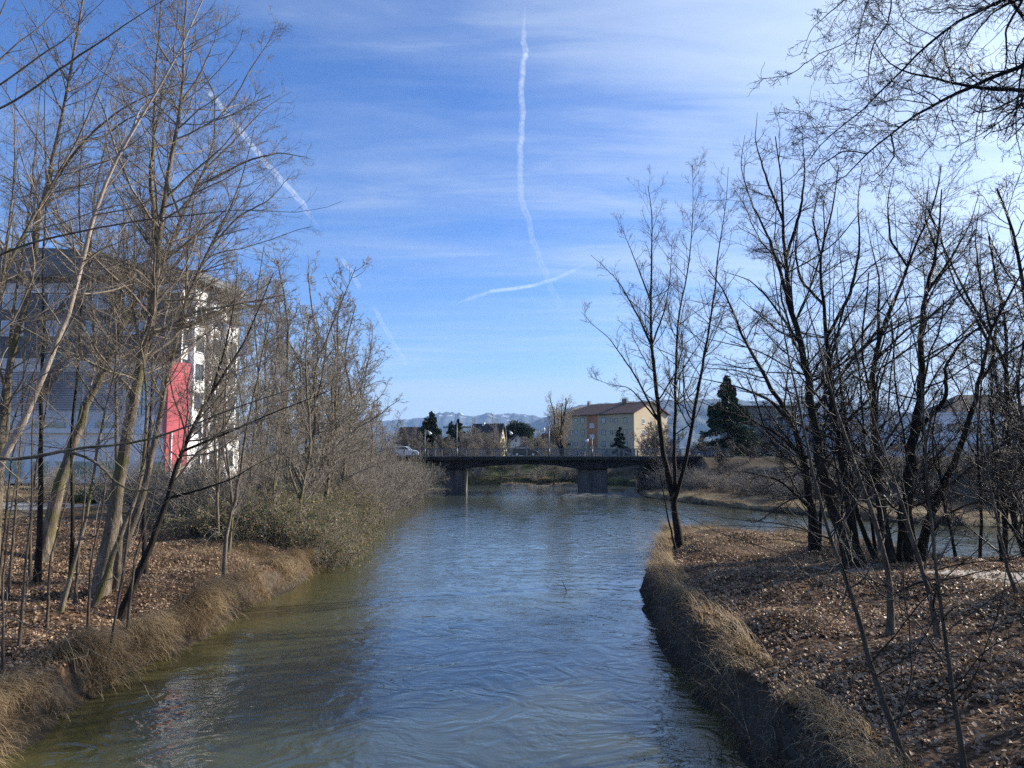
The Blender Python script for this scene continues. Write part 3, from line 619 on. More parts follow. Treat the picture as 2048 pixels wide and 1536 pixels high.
def gable_roof(fr, L, W, ze, zr, o=0.5, hip0=0.0, hip1=0.0, th=0.22, along='a'):
    """closed roof over a L x W block, ridge along A (or B)"""
    P = fr.P
    if along == 'a': e = [P(-o,-o,ze), P(L+o,-o,ze), P(L+o,W+o,ze), P(-o,W+o,ze)]; r = [P(-o+hip0, W/2, zr), P(L+o-hip1, W/2, zr)]
    else: e = [P(L+o,-o,ze), P(L+o,W+o,ze), P(-o,W+o,ze), P(-o,-o,ze)]; r = [P(L/2, -o+hip0, zr), P(L/2, W+o-hip1, zr)]
    lo = [(x, y, z-th) for x, y, z in e]; rl = [(x, y, z-th) for x, y, z in r]
    v = e + r + lo + rl
    f = [(0,1,5,4), (2,3,4,5), (6,10,11,7), (8,11,10,9), (0,6,7,1), (2,8,9,3)]
    if hip1: f += [(1,2,5), (7,11,8), (1,7,8,2)]
    else: f += [(1,7,11,5), (5,11,8,2)]
    if hip0: f += [(3,0,4), (9,10,6), (3,9,6,0)]
    else: f += [(3,9,10,4), (4,10,6,0)]
    return MB().poly(v, f)
def wall_block(fr, L, W, z0, ze, zr=None, along='a', g=(True, True)):
    m = MB(); P = fr.P
    if zr is None: return m.fbox(fr.C, fr.A, fr.B, 0, L, 0, W, z0, ze)
    if along == 'a':
        prof = [P(0,0,z0), P(0,0,ze), P(0,W/2,zr), P(0,W,ze), P(0,W,z0)]; off = np.array([fr.A[0]*L, fr.A[1]*L, 0])
        return m.prism(prof, off)
    prof = [P(0,0,z0), P(0,0,ze), P(L/2,0,zr), P(L,0,ze), P(L,0,z0)]; return m.prism(prof[::-1], np.array([fr.B[0]*W, fr.B[1]*W, 0]))

# cream apartment block
fr = Fr((31.7-25.6*0.7071, 200+25.6*0.7071), -45); L, W = 25.6, 15.4
ap = empty('apartment_building', fr.P(L/2, W/2, 4), 'cream four-storey apartment block with orange stairwell strip and brown tiled roof', 'building')
wall_block(fr, L, W, 2.5, 16.1, 19.2, 'a').build('wall', M['cream'], ap)
gable_roof(fr, L, W, 16.2, 19.6, 0.7, hip0=6.0).build('roof', M['roof_tile'], ap)
a0, a1 = fr.a_of(1173.5), fr.a_of(1194.5)
MB().fbox(fr.C, fr.A, fr.B, a0, a1, -0.05, 0.0, 4, 15.95).build('stairwell_panel', M['orange'], ap)
MB().fbox(fr.C, fr.A, fr.B, -0.03, L+0.03, -0.06, 0, 3.5, 6.6).build('plinth', M['stone'], ap)
for u, w in ((1143, .9), (1152, .9), (1165, 1.25), (1207, 1.25), (1223, .85), (1232, .85), (1250, 1.3)):
    for v in (841, 865, 888):
        a = fr.a_of(u); y = fr.P(a, 0, 0)[1]
        window(fr, ap, a, zpix(v, y), w, 1.5 if w > 1 else 1.1, frame='frame_d', gl='glass_pale' if (u+v) % 3 else 'glass')
for v in (851, 873):
    a = fr.a_of(1184); window(fr, ap, a, zpix(v, 208), 1.6, 1.2, frame='frame_w', gl='glass_pale', dep=0.12)
window(fr, ap, fr.a_of(1184), 6.4, 1.9, 2.6, frame='frame_d', gl='glass', dep=0.12)
for z in (8.4, 11.2, 14.1):
    window(fr, ap, 4.2, z, 1.1, 1.3, 'r', L, 'frame_w', 'glass'); window(fr, ap, 11.2, z, 1.1, 1.3, 'r', L, 'frame_w', 'glass')
for a, b, w, h in ((17.5, 7.2, 1.6, 20.6), (4.5, 7.5, 0.7, 20.3)):
    MB().fbox(fr.C, fr.A, fr.B, a-w/2, a+w/2, b-0.4, b+0.4, 18.5, h).fbox(fr.C, fr.A, fr.B, a-w/2-0.15, a+w/2+0.15, b-0.55, b+0.55, h+0.18, h+0.28).build('chimney', M['brownwall'], ap)

def simple_house(name, label, C, ang, L, W, z0, ze, zr, wall, roof, along='a', wins=(), rw=(), o=0.5, hip=(0, 0), chim=None, cat='house', group=None, frame='frame_w'):
    fr = Fr(C, ang); h = empty(name, fr.P(L/2, W/2, z0), label, cat, group)
    wall_block(fr, L, W, z0, ze, None if zr is None else (zr-0.35 if not (hip[0] or hip[1]) else None), along).build('wall', M[wall], h)
    if zr is not None: gable_roof(fr, L, W, ze+0.1, zr, o, hip[0], hip[1], along=along).build('roof', M[roof], h)
    else: MB().fbox(fr.C, fr.A, fr.B, -o, L+o, -o, W+o, ze+0.002, ze+0.35).build('roof', M[roof], h)
    for (a, z, w, hh) in wins: window(fr, h, a, z, w, hh, frame=frame)
    for (a, z, w, hh) in rw: window(fr, h, a, z, w, hh, 'r', L, frame=frame)
    if chim: MB().fbox(fr.C, fr.A, fr.B, chim[0]-0.4, chim[0]+0.4, chim[1]-0.4, chim[1]+0.4, chim[2]-2, chim[2]).build('chimney', M['frame_w' if len(chim) > 3 else 'brownwall'], h)
    return h
simple_house('house', 'small white gabled house with two dark windows behind the dark car', (at(1020, 900, 250)[0], 250), 4, 5.0, 8, 4, 9.2, 11.9, 'white', 'roof_dark', 'b', ((1.3, 6.6, .9, 1.5), (3.3, 6.6, 1.3, 1.5), (2.0, 9.9, .6, .9)), frame='frame_d', o=0.9)
simple_house('house', 'house with steep dark tiled roof and small ochre gable behind bare shrubs', (at(938, 900, 225)[0], 229), -18, 9.0, 7.5, 4, 8.3, 14.6, 'ochre', 'roof_dark', 'a', ((2, 6.6, 1.2, 1.2), (6, 6.6, 1.2, 1.2)), ((3.75, 11.0, 1.2, 1.4),), chim=(3, 3.7, 14.9, 1))
simple_house('house', 'low house with brown roof and white chimney between pine and willow', (at(1072, 900, 215)[0], 215), 6, 9.5, 8, 4, 8.2, 11.4, 'ochre', 'roof_tile', 'a', ((3, 6.5, 1.2, 1.2),), hip=(3.0, 3.0), chim=(6.5, 4, 12.6, 1))
simple_house('house', 'white flat-topped house corner showing between spruce and fir trees', (at(887, 900, 245)[0], 245), 3, 8.5, 8, 4, 13.9, None, 'white', 'roof_dark', wins=((2, 11.5, 1.2, 1.4), (5.5, 11.5, 1.2, 1.4)), o=0.2)
simple_house('house', 'house with dull red roof left of the tall spruce', (at(790, 900, 180)[0], 183), -8, 9.0, 8, 4, 8.0, 12.0, 'cream', 'roof_tile', 'a', ((2, 6.4, 1.2, 1.2), (6, 6.4, 1.2, 1.2)), hip=(0, 3.0))
# buildings on the right, past the side channel
def band_building(name, label, C, ang, L, W, z0, z1, wall, roof, rows, step, ww, hh, frame='frame_d', o=0.25, cat='building', zr=None, hip=(0, 0)):
    fr = Fr(C, ang); h = empty(name, fr.P(L/2, W/2, z0), label, cat)
    wall_block(fr, L, W, z0, z1).build('wall', M[wall], h)
    if zr is None: MB().fbox(fr.C, fr.A, fr.B, -o, L+o, -o, W+o, z1+0.002, z1+0.32).build('roof', M[roof], h)
    else: gable_roof(fr, L, W, z1+0.1, zr, o, hip[0], hip[1]).build('roof', M[roof], h)
    for z in rows:
        for a in np.arange(step*0.7, L-1, step): window(fr, h, a, z, ww, hh, frame=frame, gl='glass' if random.random() < 0.7 else 'glass_pale')
    return h
band_building('white_building', 'long pale grey-white building with dark window bands at the right edge', (at(1690, 900, 128)[0], 128), -4, 38, 14, 2.0, 12.0, 'white', 'frame_w', (9.8, 6.6), 3.1, 2.2, 1.2)
band_building('building', 'pale grey block behind the leaning trees right of the dark conifer', (at(1612, 900, 140)[0], 140), 2, 8.5, 12, 2.0, 12.4, 'greywall', 'roof_dark', (10.2, 7.4), 2.6, 1.3, 1.4)
band_building('building', 'drab brown flat-roofed block just right of the dark conifer', (at(1482, 900, 150)[0], 150), 4, 11.5, 12, 2.0, 14.6, 'brownwall', 'roof_dark', (12.6, 9.8, 7.0), 2.9, 1.3, 1.4)
band_building('hipped_house', 'dark slate hipped roof rising behind the long white building', (at(1893, 900, 150)[0], 150), -3, 19, 16, 2.0, 13.0, 'greywall', 'roof_dark', (), 3, 1, 1, zr=17.6, hip=(7.0, 5.0), cat='house')

# ------------------------------------------------------------------ the tall building on the left
lb = empty('tall_building', (-45, 85, 2.4), 'tall grey-clad building with red panel and white side wall behind the left trees', 'building')
def pb(m, u0, v0, u1, v1, Y, dep):
    """a box whose front face is the given photo rectangle at distance Y"""
    x0, x1 = (u0-CX)/FPX*Y, (u1-CX)/FPX*Y; m.box(x0, Y, zpix(v1, Y), x1, Y+dep, zpix(v0, Y)); return m
pb(MB(), -160, 548, 357, 716, 75, 16).build('upper_wall', M['slate'], lb)
pb(MB(), -170, 540, 366, 549, 74.2, 17).build('cornice', M['roof_grey'], lb)
pb(MB(), -160, 562, 357, 580, 74.9, 0.1).build('wall_band', M['greywall'], lb)
pb(MB(), -160, 578, 357, 582, 74.84, 0.06).build('wall_trim', M['frame_w'], lb)
Yr = 77.0
m = MB(); z0, z1 = zpix(540, 74.2)+0.003, zpix(500, Yr)
xa, xb = (-160-CX)/FPX*75, (300-CX)/FPX*75
def barrel(m, u0, u1, vt, ya, dep):
    x0, x1, zt = (u0-CX)/FPX*75, (u1-CX)/FPX*75, zpix(vt, 75)
    P = [(x0+(x1-x0)*(0.5-0.5*math.cos(a)), ya, z0+(zt-z0)*math.sin(a)**0.6) for a in np.linspace(0, math.pi, 19)]
    return m.prism(P, np.array([0, dep, 0]))
barrel(m, -170, 245, 491, 74.5, 14); barrel(m, 180, 352, 518, 75.4, 12)
m.build('attic_roof', M['roof_grey'], lb)
for uc in (52, 195):
    d = pb(MB(), uc-42, 512, uc+42, 541, 74.6, 3.0).build('dormer', M['roof_grey'], lb)
    fr = Fr(((uc-CX)/FPX*74.6, 74.6), 0); window(fr, d, 0, zpix(527, 74.6), 2.3, 0.85, dep=0.06, gl='glass_pale')
# little gable with white trim and a chimney on the roof
x0, x1 = (238-CX)/FPX*74.9, (302-CX)/FPX*74.9; zb, zt = zpix(541, 74.9), zpix(512, 74.9)
g = MB().prism([(x0, 74.9, zb), (x1, 74.9, zb), ((x0+x1)/2+0.8, 74.9, zt)], np.array([0, 4, 0])).build('gable_dormer', M['roof_grey'], lb)
MB().tube([(x0, 74.86, zb+.05), ((x0+x1)/2+.8, 74.86, zt+.05), (x1, 74.86, zb+.05)], 0.09, 5).build('gable_trim', M['frame_w'], lb)
pb(MB(), 279, 490, 308, 520, 79, 1.6).build('chimney', M['frame_d'], lb)
fr = Fr((0, 75), 0)
for uc in (15, 106, 185, 262):
    for v, hh in ((600, 1.5), (655, 1.5)):
        window(fr, lb, (uc-CX)/FPX*75, zpix(v, 75), 2.2, hh, gl='glass_pale', dep=0.12)
# lower storeys: recessed wall with louvre blinds, parapet, white ground floor with turquoise glass
pb(MB(), -160, 716, 250, 862, 73.0, 18).build('lower_wall', M['greywall'], lb)
for u0, u1 in ((-120, -20), (-10, 80), (96, 160), (166, 240)):
    w = pb(MB(), u0, 743, u1, 822, 72.90, 0.10).build('louvre_blind', M['blind'], lb)
    pb(MB(), u0-2, 737, u1+2, 743, 72.86, 0.14).build('blind_box', M['frame_w'], w)
for u0, u1 in ((-60, 20), (60, 130), (190, 214), (218, 228)):
    w = pb(MB(), u0, 845, u1, 860, 72.93, 0.07).build('strip_window', M['glass'], lb)
pb(MB(), -160, 857, 250, 866, 71.2, 1.8).build('ledge', M['frame_w'], lb)
pb(MB(), -160, 866, 345, 966, 71.6, 18).build('ground_floor_wall', M['white'], lb)
for u0, u1 in ((-40, 50), (65, 103), (112, 190), (205, 262), (282, 338)):
    w = pb(MB(), u0, 921, u1, 955, 71.5, 0.1).build('ground_window', M['frame_w'], lb)
    pb(MB(), u0+3, 923, u1-3, 953, 71.44, 0.06).build('pane', M['glass_turq'], w)
# slanting grey duct
p0, p1 = at(143, 694, 71.5), at(70, 800, 71.5)
MB().tube([p0+[0, 1.3, 0], p0, p0+(p1-p0)*0.04, p1], [0.55, 0.6, 0.6, 0.6], 14).build('slanting_duct', M['steel'], lb, True)
# curved glazed bay with white bands and maroon eave
cxx, cyy, rr = (300-CX)/FPX*73, 73.0+3.2, 3.6
def arc_wall(name, r, z0, z1, mat, par, a0=200, a1=300, n=18, th=0.15):
    m = MB(); aa = np.radians(np.linspace(a0, a1, n+1))
    for i in range(n):
        pts = [(cxx+r*math.cos(aa[i]), cyy+r*math.sin(aa[i]), z0), (cxx+r*math.cos(aa[i+1]), cyy+r*math.sin(aa[i+1]), z0),
               (cxx+(r-th)*math.cos(aa[i+1]), cyy+(r-th)*math.sin(aa[i+1]), z0), (cxx+(r-th)*math.cos(aa[i]), cyy+(r-th)*math.sin(aa[i]), z0)]
        m.prism(pts, np.array([0, 0, z1-z0]))
    return m.build(name, mat, par)
zz_ = lambda v: zpix(v, 72.8)
arc_wall('bay_eave', rr+0.7, zz_(722), zz_(706), M['maroon'], lb, th=2.2)
arc_wall('bay_band', rr+0.05, zz_(745), zz_(722.5), M['white'], lb)
w = arc_wall('bay_glazing', rr-0.08, zz_(830), zz_(745.2), M['glass_sky'], lb)
m = MB()
for a in np.radians(np.linspace(200, 300, 15)): m.tube([(cxx+rr*math.cos(a), cyy+rr*math.sin(a), zz_(830)), (cxx+rr*math.cos(a), cyy+rr*math.sin(a), zz_(745.3))], 0.06, 5)
m.build('mullions', M['frame_w'], w)
arc_wall('bay_band', rr+0.06, zz_(866), zz_(830.2), M['white'], lb)
w = arc_wall('bay_glazing', rr-0.2, zz_(905), zz_(866.2), M['glass'], lb)
arc_wall('bay_band', rr+0.05, zz_(930), zz_(905.2), M['white'], lb)
# red panel
x0, x1 = (334-CX)/FPX*71.3, (372-CX)/FPX*71.3
MB().fbox((x0, 71.3), (0.66, 0.75), (-0.75, 0.66), 0, 2.05, 0, 0.9, zpix(944, 71.3), zpix(722, 71.3)).build('red_panel', M['redclad'], lb)
# sunlit white side wall running back from the corner, with stepped bays
fr = Fr(((357-CX)/FPX*75+0.02, 75.02), 82)
Ls = 8.6
def sx(m, a0, a1, d0, d1, z0, z1): return m.fbox(fr.C, fr.A, fr.B, a0, a1, -d1, -d0, z0, z1)
sx(MB(), 0, Ls, -2.0, 0.0, 2.4, zpix(556, 75)).build('side_wall', M['white'], lb)
sx(MB(), -0.6, Ls+0.8, -2.2, 1.7, zpix(556, 75)+0.003, zpix(549, 75)+0.5).build('side_eave', M['roof_grey'], lb)
for k, (a0, d, vt) in enumerate(((1.4, 0.5, 585), (3.9, 0.9, 600), (6.3, 1.4, 640))):
    bay = sx(MB(), a0, a0+2.2, 0.0, d, 3.4, zpix(vt, 80)).build('side_bay', M['white'], lb)
    sx(MB(), a0-0.2, a0+2.4, 0.002, d+0.5, zpix(vt, 80)+0.003, zpix(vt, 80)+0.25).build('bay_roof', M['darkwood'], bay)
    f2 = Fr((fr.P(a0, -d, 0)[0], fr.P(a0, -d, 0)[1]), 82)
    for z in np.arange(5.0, zpix(vt, 80)-1.5, 2.9): window(f2, bay, 1.1, z, 1.4, 1.7, frame='frame_d', gl='glass')
    f3 = Fr((fr.P(a0, -d, 0)[0], fr.P(a0, -d, 0)[1]), -8)
for z in (5.2, 8.1, 11.0, 14.0, 17.0, 20.0): window(fr, lb, 0.7, z, 0.9, 1.7, frame='frame_d', gl='glass')

# ------------------------------------------------------------------ far mountains
def ridge(name, prof, Y, depth, c_lo, c_hi, snow, seed, jag):
    us = np.array([p[0] for p in prof], float); vs = np.array([p[1] for p in prof], float)
    nu, nr = 700, 40
    uu = np.linspace(us[0], us[-1], nu); vv = np.interp(uu, us, vs)
    rj = np.random.default_rng(seed); jj = rj.normal(size=nu); jj = np.convolve(jj, np.ones(3)/3, 'same') + 0.8*np.convolve(rj.normal(size=nu), np.ones(9)/3, 'same')
    vv = vv + jj*jag
    x = (uu-CX)/FPX*Y; zt = EYE[2] + (908-vv)/FPX*Y
    rngm = np.random.default_rng(seed)
    V = []
    for j in range(nr):
        t = j/(nr-1)                                   # 0 foot near, 0.6 crest, 1 far foot
        s = np.where(t < 0.62, (t/0.62)**1.25, 1-((t-0.62)/0.38)**1.2)
        y = Y + (t-0.62)*depth
        xx = x*(1+(t-0.62)*depth/Y*0.2)
        rg = (vnoise(xx+y*0.25, y*0.35+0*xx, Y*0.016, seed)-0.5)*0.22 + (vnoise(xx-y*0.2, y*0.5+0*xx, Y*0.006, seed+1)-0.5)*0.12
        z = zt*s*(1+rg*(1-np.exp(-abs(t-0.62)*9))*1.3) - 20*(1-s) + (vnoise(xx, y+0*xx, Y*0.0014, seed+2)-0.5)*Y*0.0012*s
        V.append(np.stack([xx, y+0*xx, z], 1))
    V = np.concatenate(V); ii = (np.arange(nr-1)[:, None]*nu + np.arange(nu-1)[None, :]).ravel()
    me = np_mesh(name, V, np.stack([ii, ii+1, ii+nu+1, ii+nu], 1), True)
    m, t, b = mat_new(name + '_rock')
    geo = N(t, 'ShaderNodeNewGeometry'); sp = N(t, 'ShaderNodeSeparateXYZ'); t.links.new(geo.outputs['Position'], sp.inputs[0])
    n = N(t, 'ShaderNodeTexNoise', Scale=9.0/Y*8, Detail=8.0, Roughness=0.65); t.links.new(geo.outputs['Position'], n.inputs['Vector'])
    base = ramp(t, n.outputs[0], [(0.35, c_lo), (0.65, c_hi)])
    hgt = mathn(t, 'DIVIDE', sp.outputs[2], float(zt.max()))
    f = mathn(t, 'ADD', mathn(t, 'MULTIPLY', n.outputs[0], 1.6), hgt)
    k = ramp(t, mathn(t, 'MULTIPLY', f, 0.5), [(snow, (0,)*3), (snow+0.05, (1,)*3)])
    mr_ = N(t, 'ShaderNodeMixRGB'); t.links.new(k, mr_.inputs[0]); t.links.new(base, mr_.inputs[1]); mr_.inputs[2].default_value = (0.5, 0.52, 0.56, 1)
    t.links.new(mr_.outputs[0], b.inputs['Base Color']); b.inputs['Roughness'].default_value = 0.95
    return tag(link_mesh(name, me, m), kind='structure')
ridge('mountains', [(-300, 850), (300, 845), (600, 846), (760, 842), (820, 838), (850, 834), (866, 831), (878, 823), (886, 825), (893, 820), (900, 822), (906, 819), (912, 826), (920, 824), (930, 830), (945, 832), (960, 829), (975, 824),
    (990, 830), (1005, 828), (1020, 827), (1040, 827), (1060, 830), (1075, 831), (1100, 836), (1200, 840), (1500, 845), (2300, 850)], 8200, 2600, (0.025, 0.04, 0.06), (0.08, 0.10, 0.13), 0.89, 5, 1.3)
ridge('hills', [(-400, 880), (500, 872), (780, 868), (850, 862), (950, 858), (1030, 852), (1060, 845), (1085, 836), (1110, 828), (1140, 815), (1160, 809), (1200, 806), (1260, 803), (1330, 800), (1400, 797), (1480, 799), (1560, 803), (1640, 801),
    (1720, 806), (1760, 812), (1800, 822), (1840, 834), (1900, 848), (2000, 860), (2500, 872)], 6200, 2400, (0.015, 0.025, 0.025), (0.05, 0.06, 0.05), 0.93, 9, 0.5)

# ------------------------------------------------------------------ contrails, high above everything
def contrail(pts, label, w, z=9000.0, seed=1, dens=1.0):
    P = []
    for u, v in pts:
        d = ray(u, v); P.append(EYE + d*((z-EYE[2])/d[2]))
    P = np.array(P); L = np.concatenate([[0], np.cumsum([math.hypot(b[0]-a[0], b[1]-a[1]) for a, b in zip(pts, pts[1:])])])
    n = max(int(L[-1]/3), 12); t = np.linspace(0, L[-1], n); U = np.interp(t, L, [p[0] for p in pts]); Vv = np.interp(t, L, [p[1] for p in pts])
    for _ in range(3): U[1:-1] = .25*U[:-2]+.5*U[1:-1]+.25*U[2:]
    rng = np.random.default_rng(seed)
    U = U + np.convolve(rng.normal(size=n), np.ones(6)/6, 'same')*w*0.42
    Q = []; rr = []
    for i in range(n):
        d = ray(U[i], Vv[i]); k = (z-EYE[2])/d[2]; Q.append(EYE + d*k)
        e = min(1, i/(n*0.12), (n-1-i)/(n*0.12))
        rr.append(max(w/FPX*k*(0.25+0.75*e)*(0.9+0.2*rng.random()), 1.0))
    V, F = tube_mesh([(np.array([Q]), np.array([rr]), 14)])
    me = np_mesh('contrail', V, F, True)
    fade = np.repeat(np.clip(np.minimum(np.linspace(0, 6, n), np.linspace(6, 0, n)), 0, 1), 14)
    a = me.attributes.new("rnd", 'FLOAT', 'POINT'); a.data.foreach_set("value", fade.astype(np.float32))
    m = bpy.data.materials.new('contrail_ice'); m.use_nodes = True; t = m.node_tree; t.nodes.clear()
    geo = N(t, 'ShaderNodeNewGeometry'); at_ = N(t, 'ShaderNodeAttribute', attribute_name='rnd')
    nn = N(t, 'ShaderNodeTexNoise', Scale=1/260.0, Detail=7.0, Roughness=0.7); t.links.new(geo.outputs['Position'], nn.inputs['Vector'])
    lw = N(t, 'ShaderNodeLayerWeight', Blend=0.5)
    edge = mathn(t, 'POWER', mathn(t, 'SUBTRACT', 1.0, lw.outputs['Facing']), 1.9)
    al = mathn(t, 'MULTIPLY', mathn(t, 'MULTIPLY', edge, at_.outputs['Fac']), mathn(t, 'MULTIPLY', ramp(t, nn.outputs[0], [(0.3, (0.25,)*3), (0.7, (1,)*3)]), 0.50*dens), clamp=True)
    df = N(t, 'ShaderNodeBsdfDiffuse'); df.inputs[0].default_value = (0.9, 0.9, 0.9, 1); tl = N(t, 'ShaderNodeBsdfTranslucent'); tl.inputs[0].default_value = (0.95, 0.95, 0.95, 1)
    ad = N(t, 'ShaderNodeMixShader'); ad.inputs[0].default_value = 0.5; t.links.new(df.outputs[0], ad.inputs[1]); t.links.new(tl.outputs[0], ad.inputs[2])
    tr = N(t, 'ShaderNodeBsdfTransparent'); ms = N(t, 'ShaderNodeMixShader'); t.links.new(al, ms.inputs[0]); t.links.new(tr.outputs[0], ms.inputs[1]); t.links.new(ad.outputs[0], ms.inputs[2])
    o = N(t, 'ShaderNodeOutputMaterial'); t.links.new(ms.outputs[0], o.inputs[0])
    return tag(link_mesh('contrail', me, m), label, 'contrail', 'contrails in the sky')
contrail([(1050, 5), (1048, 60), (1050, 110), (1042, 170), (1046, 230), (1041, 290), (1040, 350), (1043, 400), (1058, 440), (1066, 480), (1080, 520), (1096, 560), (1108, 588), (1122, 615), (1132, 650), (1134, 700)], 'long wavy white contrail running down the middle of the sky', 6.5, seed=1, dens=2.3)
contrail([(900, 612), (940, 597), (985, 582), (1030, 577), (1070, 570), (1110, 558), (1145, 542), (1182, 522)], 'thin slanting contrail crossing the long wavy one', 4.8, seed=2, dens=0.5)
contrail([(395, 150), (450, 225), (500, 285), (540, 335), (580, 378), (610, 415), (640, 462)], 'straight contrail behind the left tree crowns', 6, seed=3, dens=2.6)
contrail([(680, 512), (700, 540), (722, 580)], 'short faint contrail above the left shrubs, shortest of all', 5, seed=4, dens=4.0)
contrail([(744, 608), (762, 642), (790, 690), (822, 740)], 'short sharp contrail low in the sky left of the centre', 5, seed=5, dens=6.0)

# ------------------------------------------------------------------ trees on the left bank (drawn stem by stem)
ML = (M['bark_l'], M['twig_l']); MP = (M['bark_pale'], M['twig_l']); MD = (M['bark_d'], M['twig_d']); MS = (M['bark_s'], M['twig_l'])
S = pxstem
tree('bare_tree', 'thick brown trunk leaning right in front of the louvre windows, crown over the river', [
    S([(85,1112),(104,1030),(122,956),(164,843),(205,740),(239,655),(290,580),(342,494),(359,444),(386,383),(412,335),(427,290),(437,246)], 29, 27, 9, 2, True),
    S([(437,246),(430,190),(405,140),(395,90)], 31, 7, 3, 1), S([(437,246),(470,195),(500,140),(540,80),(555,40)], 31, 7, 2, 1),
    S([(386,383),(440,350),(500,318),(560,305),(615,315)], 30.5, 8, 3, -1), S([(412,335),(470,280),(530,215),(580,185)], 30.5, 6, 2, 2),
    S([(205,740),(191,723),(188,638),(178,580),(181,484),(190,380),(215,270),(240,180)], 30, 9, 4, 3), S([(359,444),(320,330),(305,250),(290,160)], 30, 6, 2, 2)],
    LV(3.5, 0.34, 0.36, up=0.05, minr=0.0042), ML, seed=1)
tree('bare_tree', 'tall straight grey trunk forking high up, second from the red panel', [
    S([(200,1165),(225,1050),(239,962),(267,792),(297,689),(308,587),(318,484),(328,393),(345,325),(359,222),(369,154),(366,85),(372,0),(378,-70)], 24, 30, 8, 1, True),
    S([(309,480),(301,376),(305,300),(308,239),(311,137),(318,68),(322,0),(326,-60)], 24.3, 11, 4, 1),
    S([(359,222),(400,150),(430,80),(450,10)], 25, 6, 2, 1), S([(328,393),(380,350),(440,300),(490,240),(520,170)], 24.5, 6, 2, 1)],
    LV(3.2, 0.28, 0.3, up=0.08, minr=0.0036), ML, seed=2)
tree('pale_tree', 'smooth pale pinkish trunk curving up and right from the left edge', [
    S([(-75,1130),(-30,980),(0,918),(51,836),(85,758),(120,672),(150,594),(167,535),(178,470),(185,427),(205,369),(239,308),(273,250),(318,181),(366,85),(403,10),(425,-50)], 20, 20, 7, 1, True),
    S([(273,250),(280,215),(305,195),(345,185)], 20.5, 5, 2, 0.5), S([(167,535),(130,470),(110,400),(90,330),(80,260)], 20.5, 5, 1.5, 1)],
    LV(2.7, 0.26, 0.4, up=0.08, minr=0.0032), MP, seed=3)
tree('bare_tree', 'mossy upright trunk near the left edge running out of the top of the picture', [
    S([(-12,1150),(-5,1000),(7,792),(34,655),(63,570),(72,501),(85,386),(106,318),(120,246),(137,164),(154,68),(167,0),(175,-60)], 24, 20, 10, 0, True),
    S([(72,501),(68,437),(103,369),(147,308),(171,277),(212,239),(273,200),(342,171),(400,165)], 23.5, 9, 3, -2),
    S([(171,277),(215,270),(250,240),(300,220),(350,160)], 23, 5, 2, -1)],
    LV(3.2, 0.25, 0.3, up=0.08, minr=0.0036), ML, seed=4)
tree('bare_tree', 'slim trunk leaning right from the thicket at the left edge', [
    S([(-70,900),(-30,700),(7,546),(34,484),(68,437),(85,400),(120,340),(160,280),(190,190),(225,110),(260,30)], 18, 13, 4, 1, True),
    S([(7,546),(20,440),(30,330),(28,220),(40,120)], 18, 6, 2, 1)], LV(2.7, 0.26, 0.3, minr=0.003), ML, seed=5)
tree('near_tree', 'nearest tree off the left edge sending long limbs across the upper left corner', [
    S([(-420,1500),(-380,1000),(-330,600),(-250,380),(-170,270)], 12, 22, 14, 0, True, ),
    S([(-170,270),(-80,240),(0,219),(51,191),(103,150),(154,113),(205,82),(256,44),(308,14),(350,-12)], 12, 11, 3),
    S([(-170,270),(-60,205),(0,171),(30,150),(75,113),(130,82),(157,51),(198,10),(240,-30)], 12.4, 8, 2.5),
    S([(-250,380),(-90,200),(0,120),(34,85),(79,58),(106,20),(150,-15)], 12.8, 9, 3),
    S([(-170,270),(-50,120),(0,30),(20,-20)], 12.6, 9, 5),
    S([(-330,600),(-200,700),(-80,900),(0,928),(85,915),(143,891),(239,894),(290,884),(342,867),(376,853),(427,833),(488,809),(540,792),(580,775),(649,764)], 12, 15, 3.5, 1.5),
    S([(143,891),(185,915),(225,960),(262,985),(330,975),(372,992),(420,1030),(480,1075)], 12.3, 6, 2, 0.5),
    S([(-300,1350),(-120,1270),(0,1223),(62,1254),(137,1264),(174,1298),(215,1322),(265,1339),(290,1372),(308,1387)], 9.5, 7, 1.6),
    S([(-100,560),(40,490),(171,461),(239,448),(301,437),(359,432),(410,427),(478,417),(547,424),(615,425),(656,417),(683,403)], 14, 6, 2)],
    [dict(dens=1.5, t0=0.2, ang=(25, 60), lf=0.2, rf=0.45, npt=8, wob=0.15, up=0.05, minr=0.0035, lmax=1.5, sides=5, lmin=0.3),
     dict(dens=3.4, t0=0.1, ang=(25, 60), lf=0.4, rf=0.6, npt=5, wob=0.2, up=0.05, minr=0.0026, lmax=0.7, sides=4, lmin=0.12),
     dict(dens=5.5, t0=0.15, ang=(25, 60), lf=0.45, rf=0.7, npt=4, wob=0.2, up=0.05, minr=0.002, lmax=0.3, sides=3, lmin=0.05)], ML, seed=6)
tree('leaning_tree', 'dark trunk leaning strongly right from the bank foot across the red panel', [
    S([(240,1182),(290,1115),(315,1066),(331,1008),(348,954),(364,900),(383,861),(400,824),(423,790),(449,746),(482,698),(510,640),(535,570),(560,520)], 22, 16, 4, 1, True),
    S([(356,912),(420,880),(490,850),(560,820),(640,790),(700,760)], 22.3, 6, 2, 1), S([(331,1008),(400,980),(460,960),(510,930),(560,905)], 22.1, 6, 2, -0.5),
    S([(423,790),(450,700),(470,600),(475,520)], 22.5, 6, 2, 1)], LV(3.1, 0.32, 0.36, up=0.06, minr=0.0032), (M['bark_d'], M['twig_l']), seed=7)
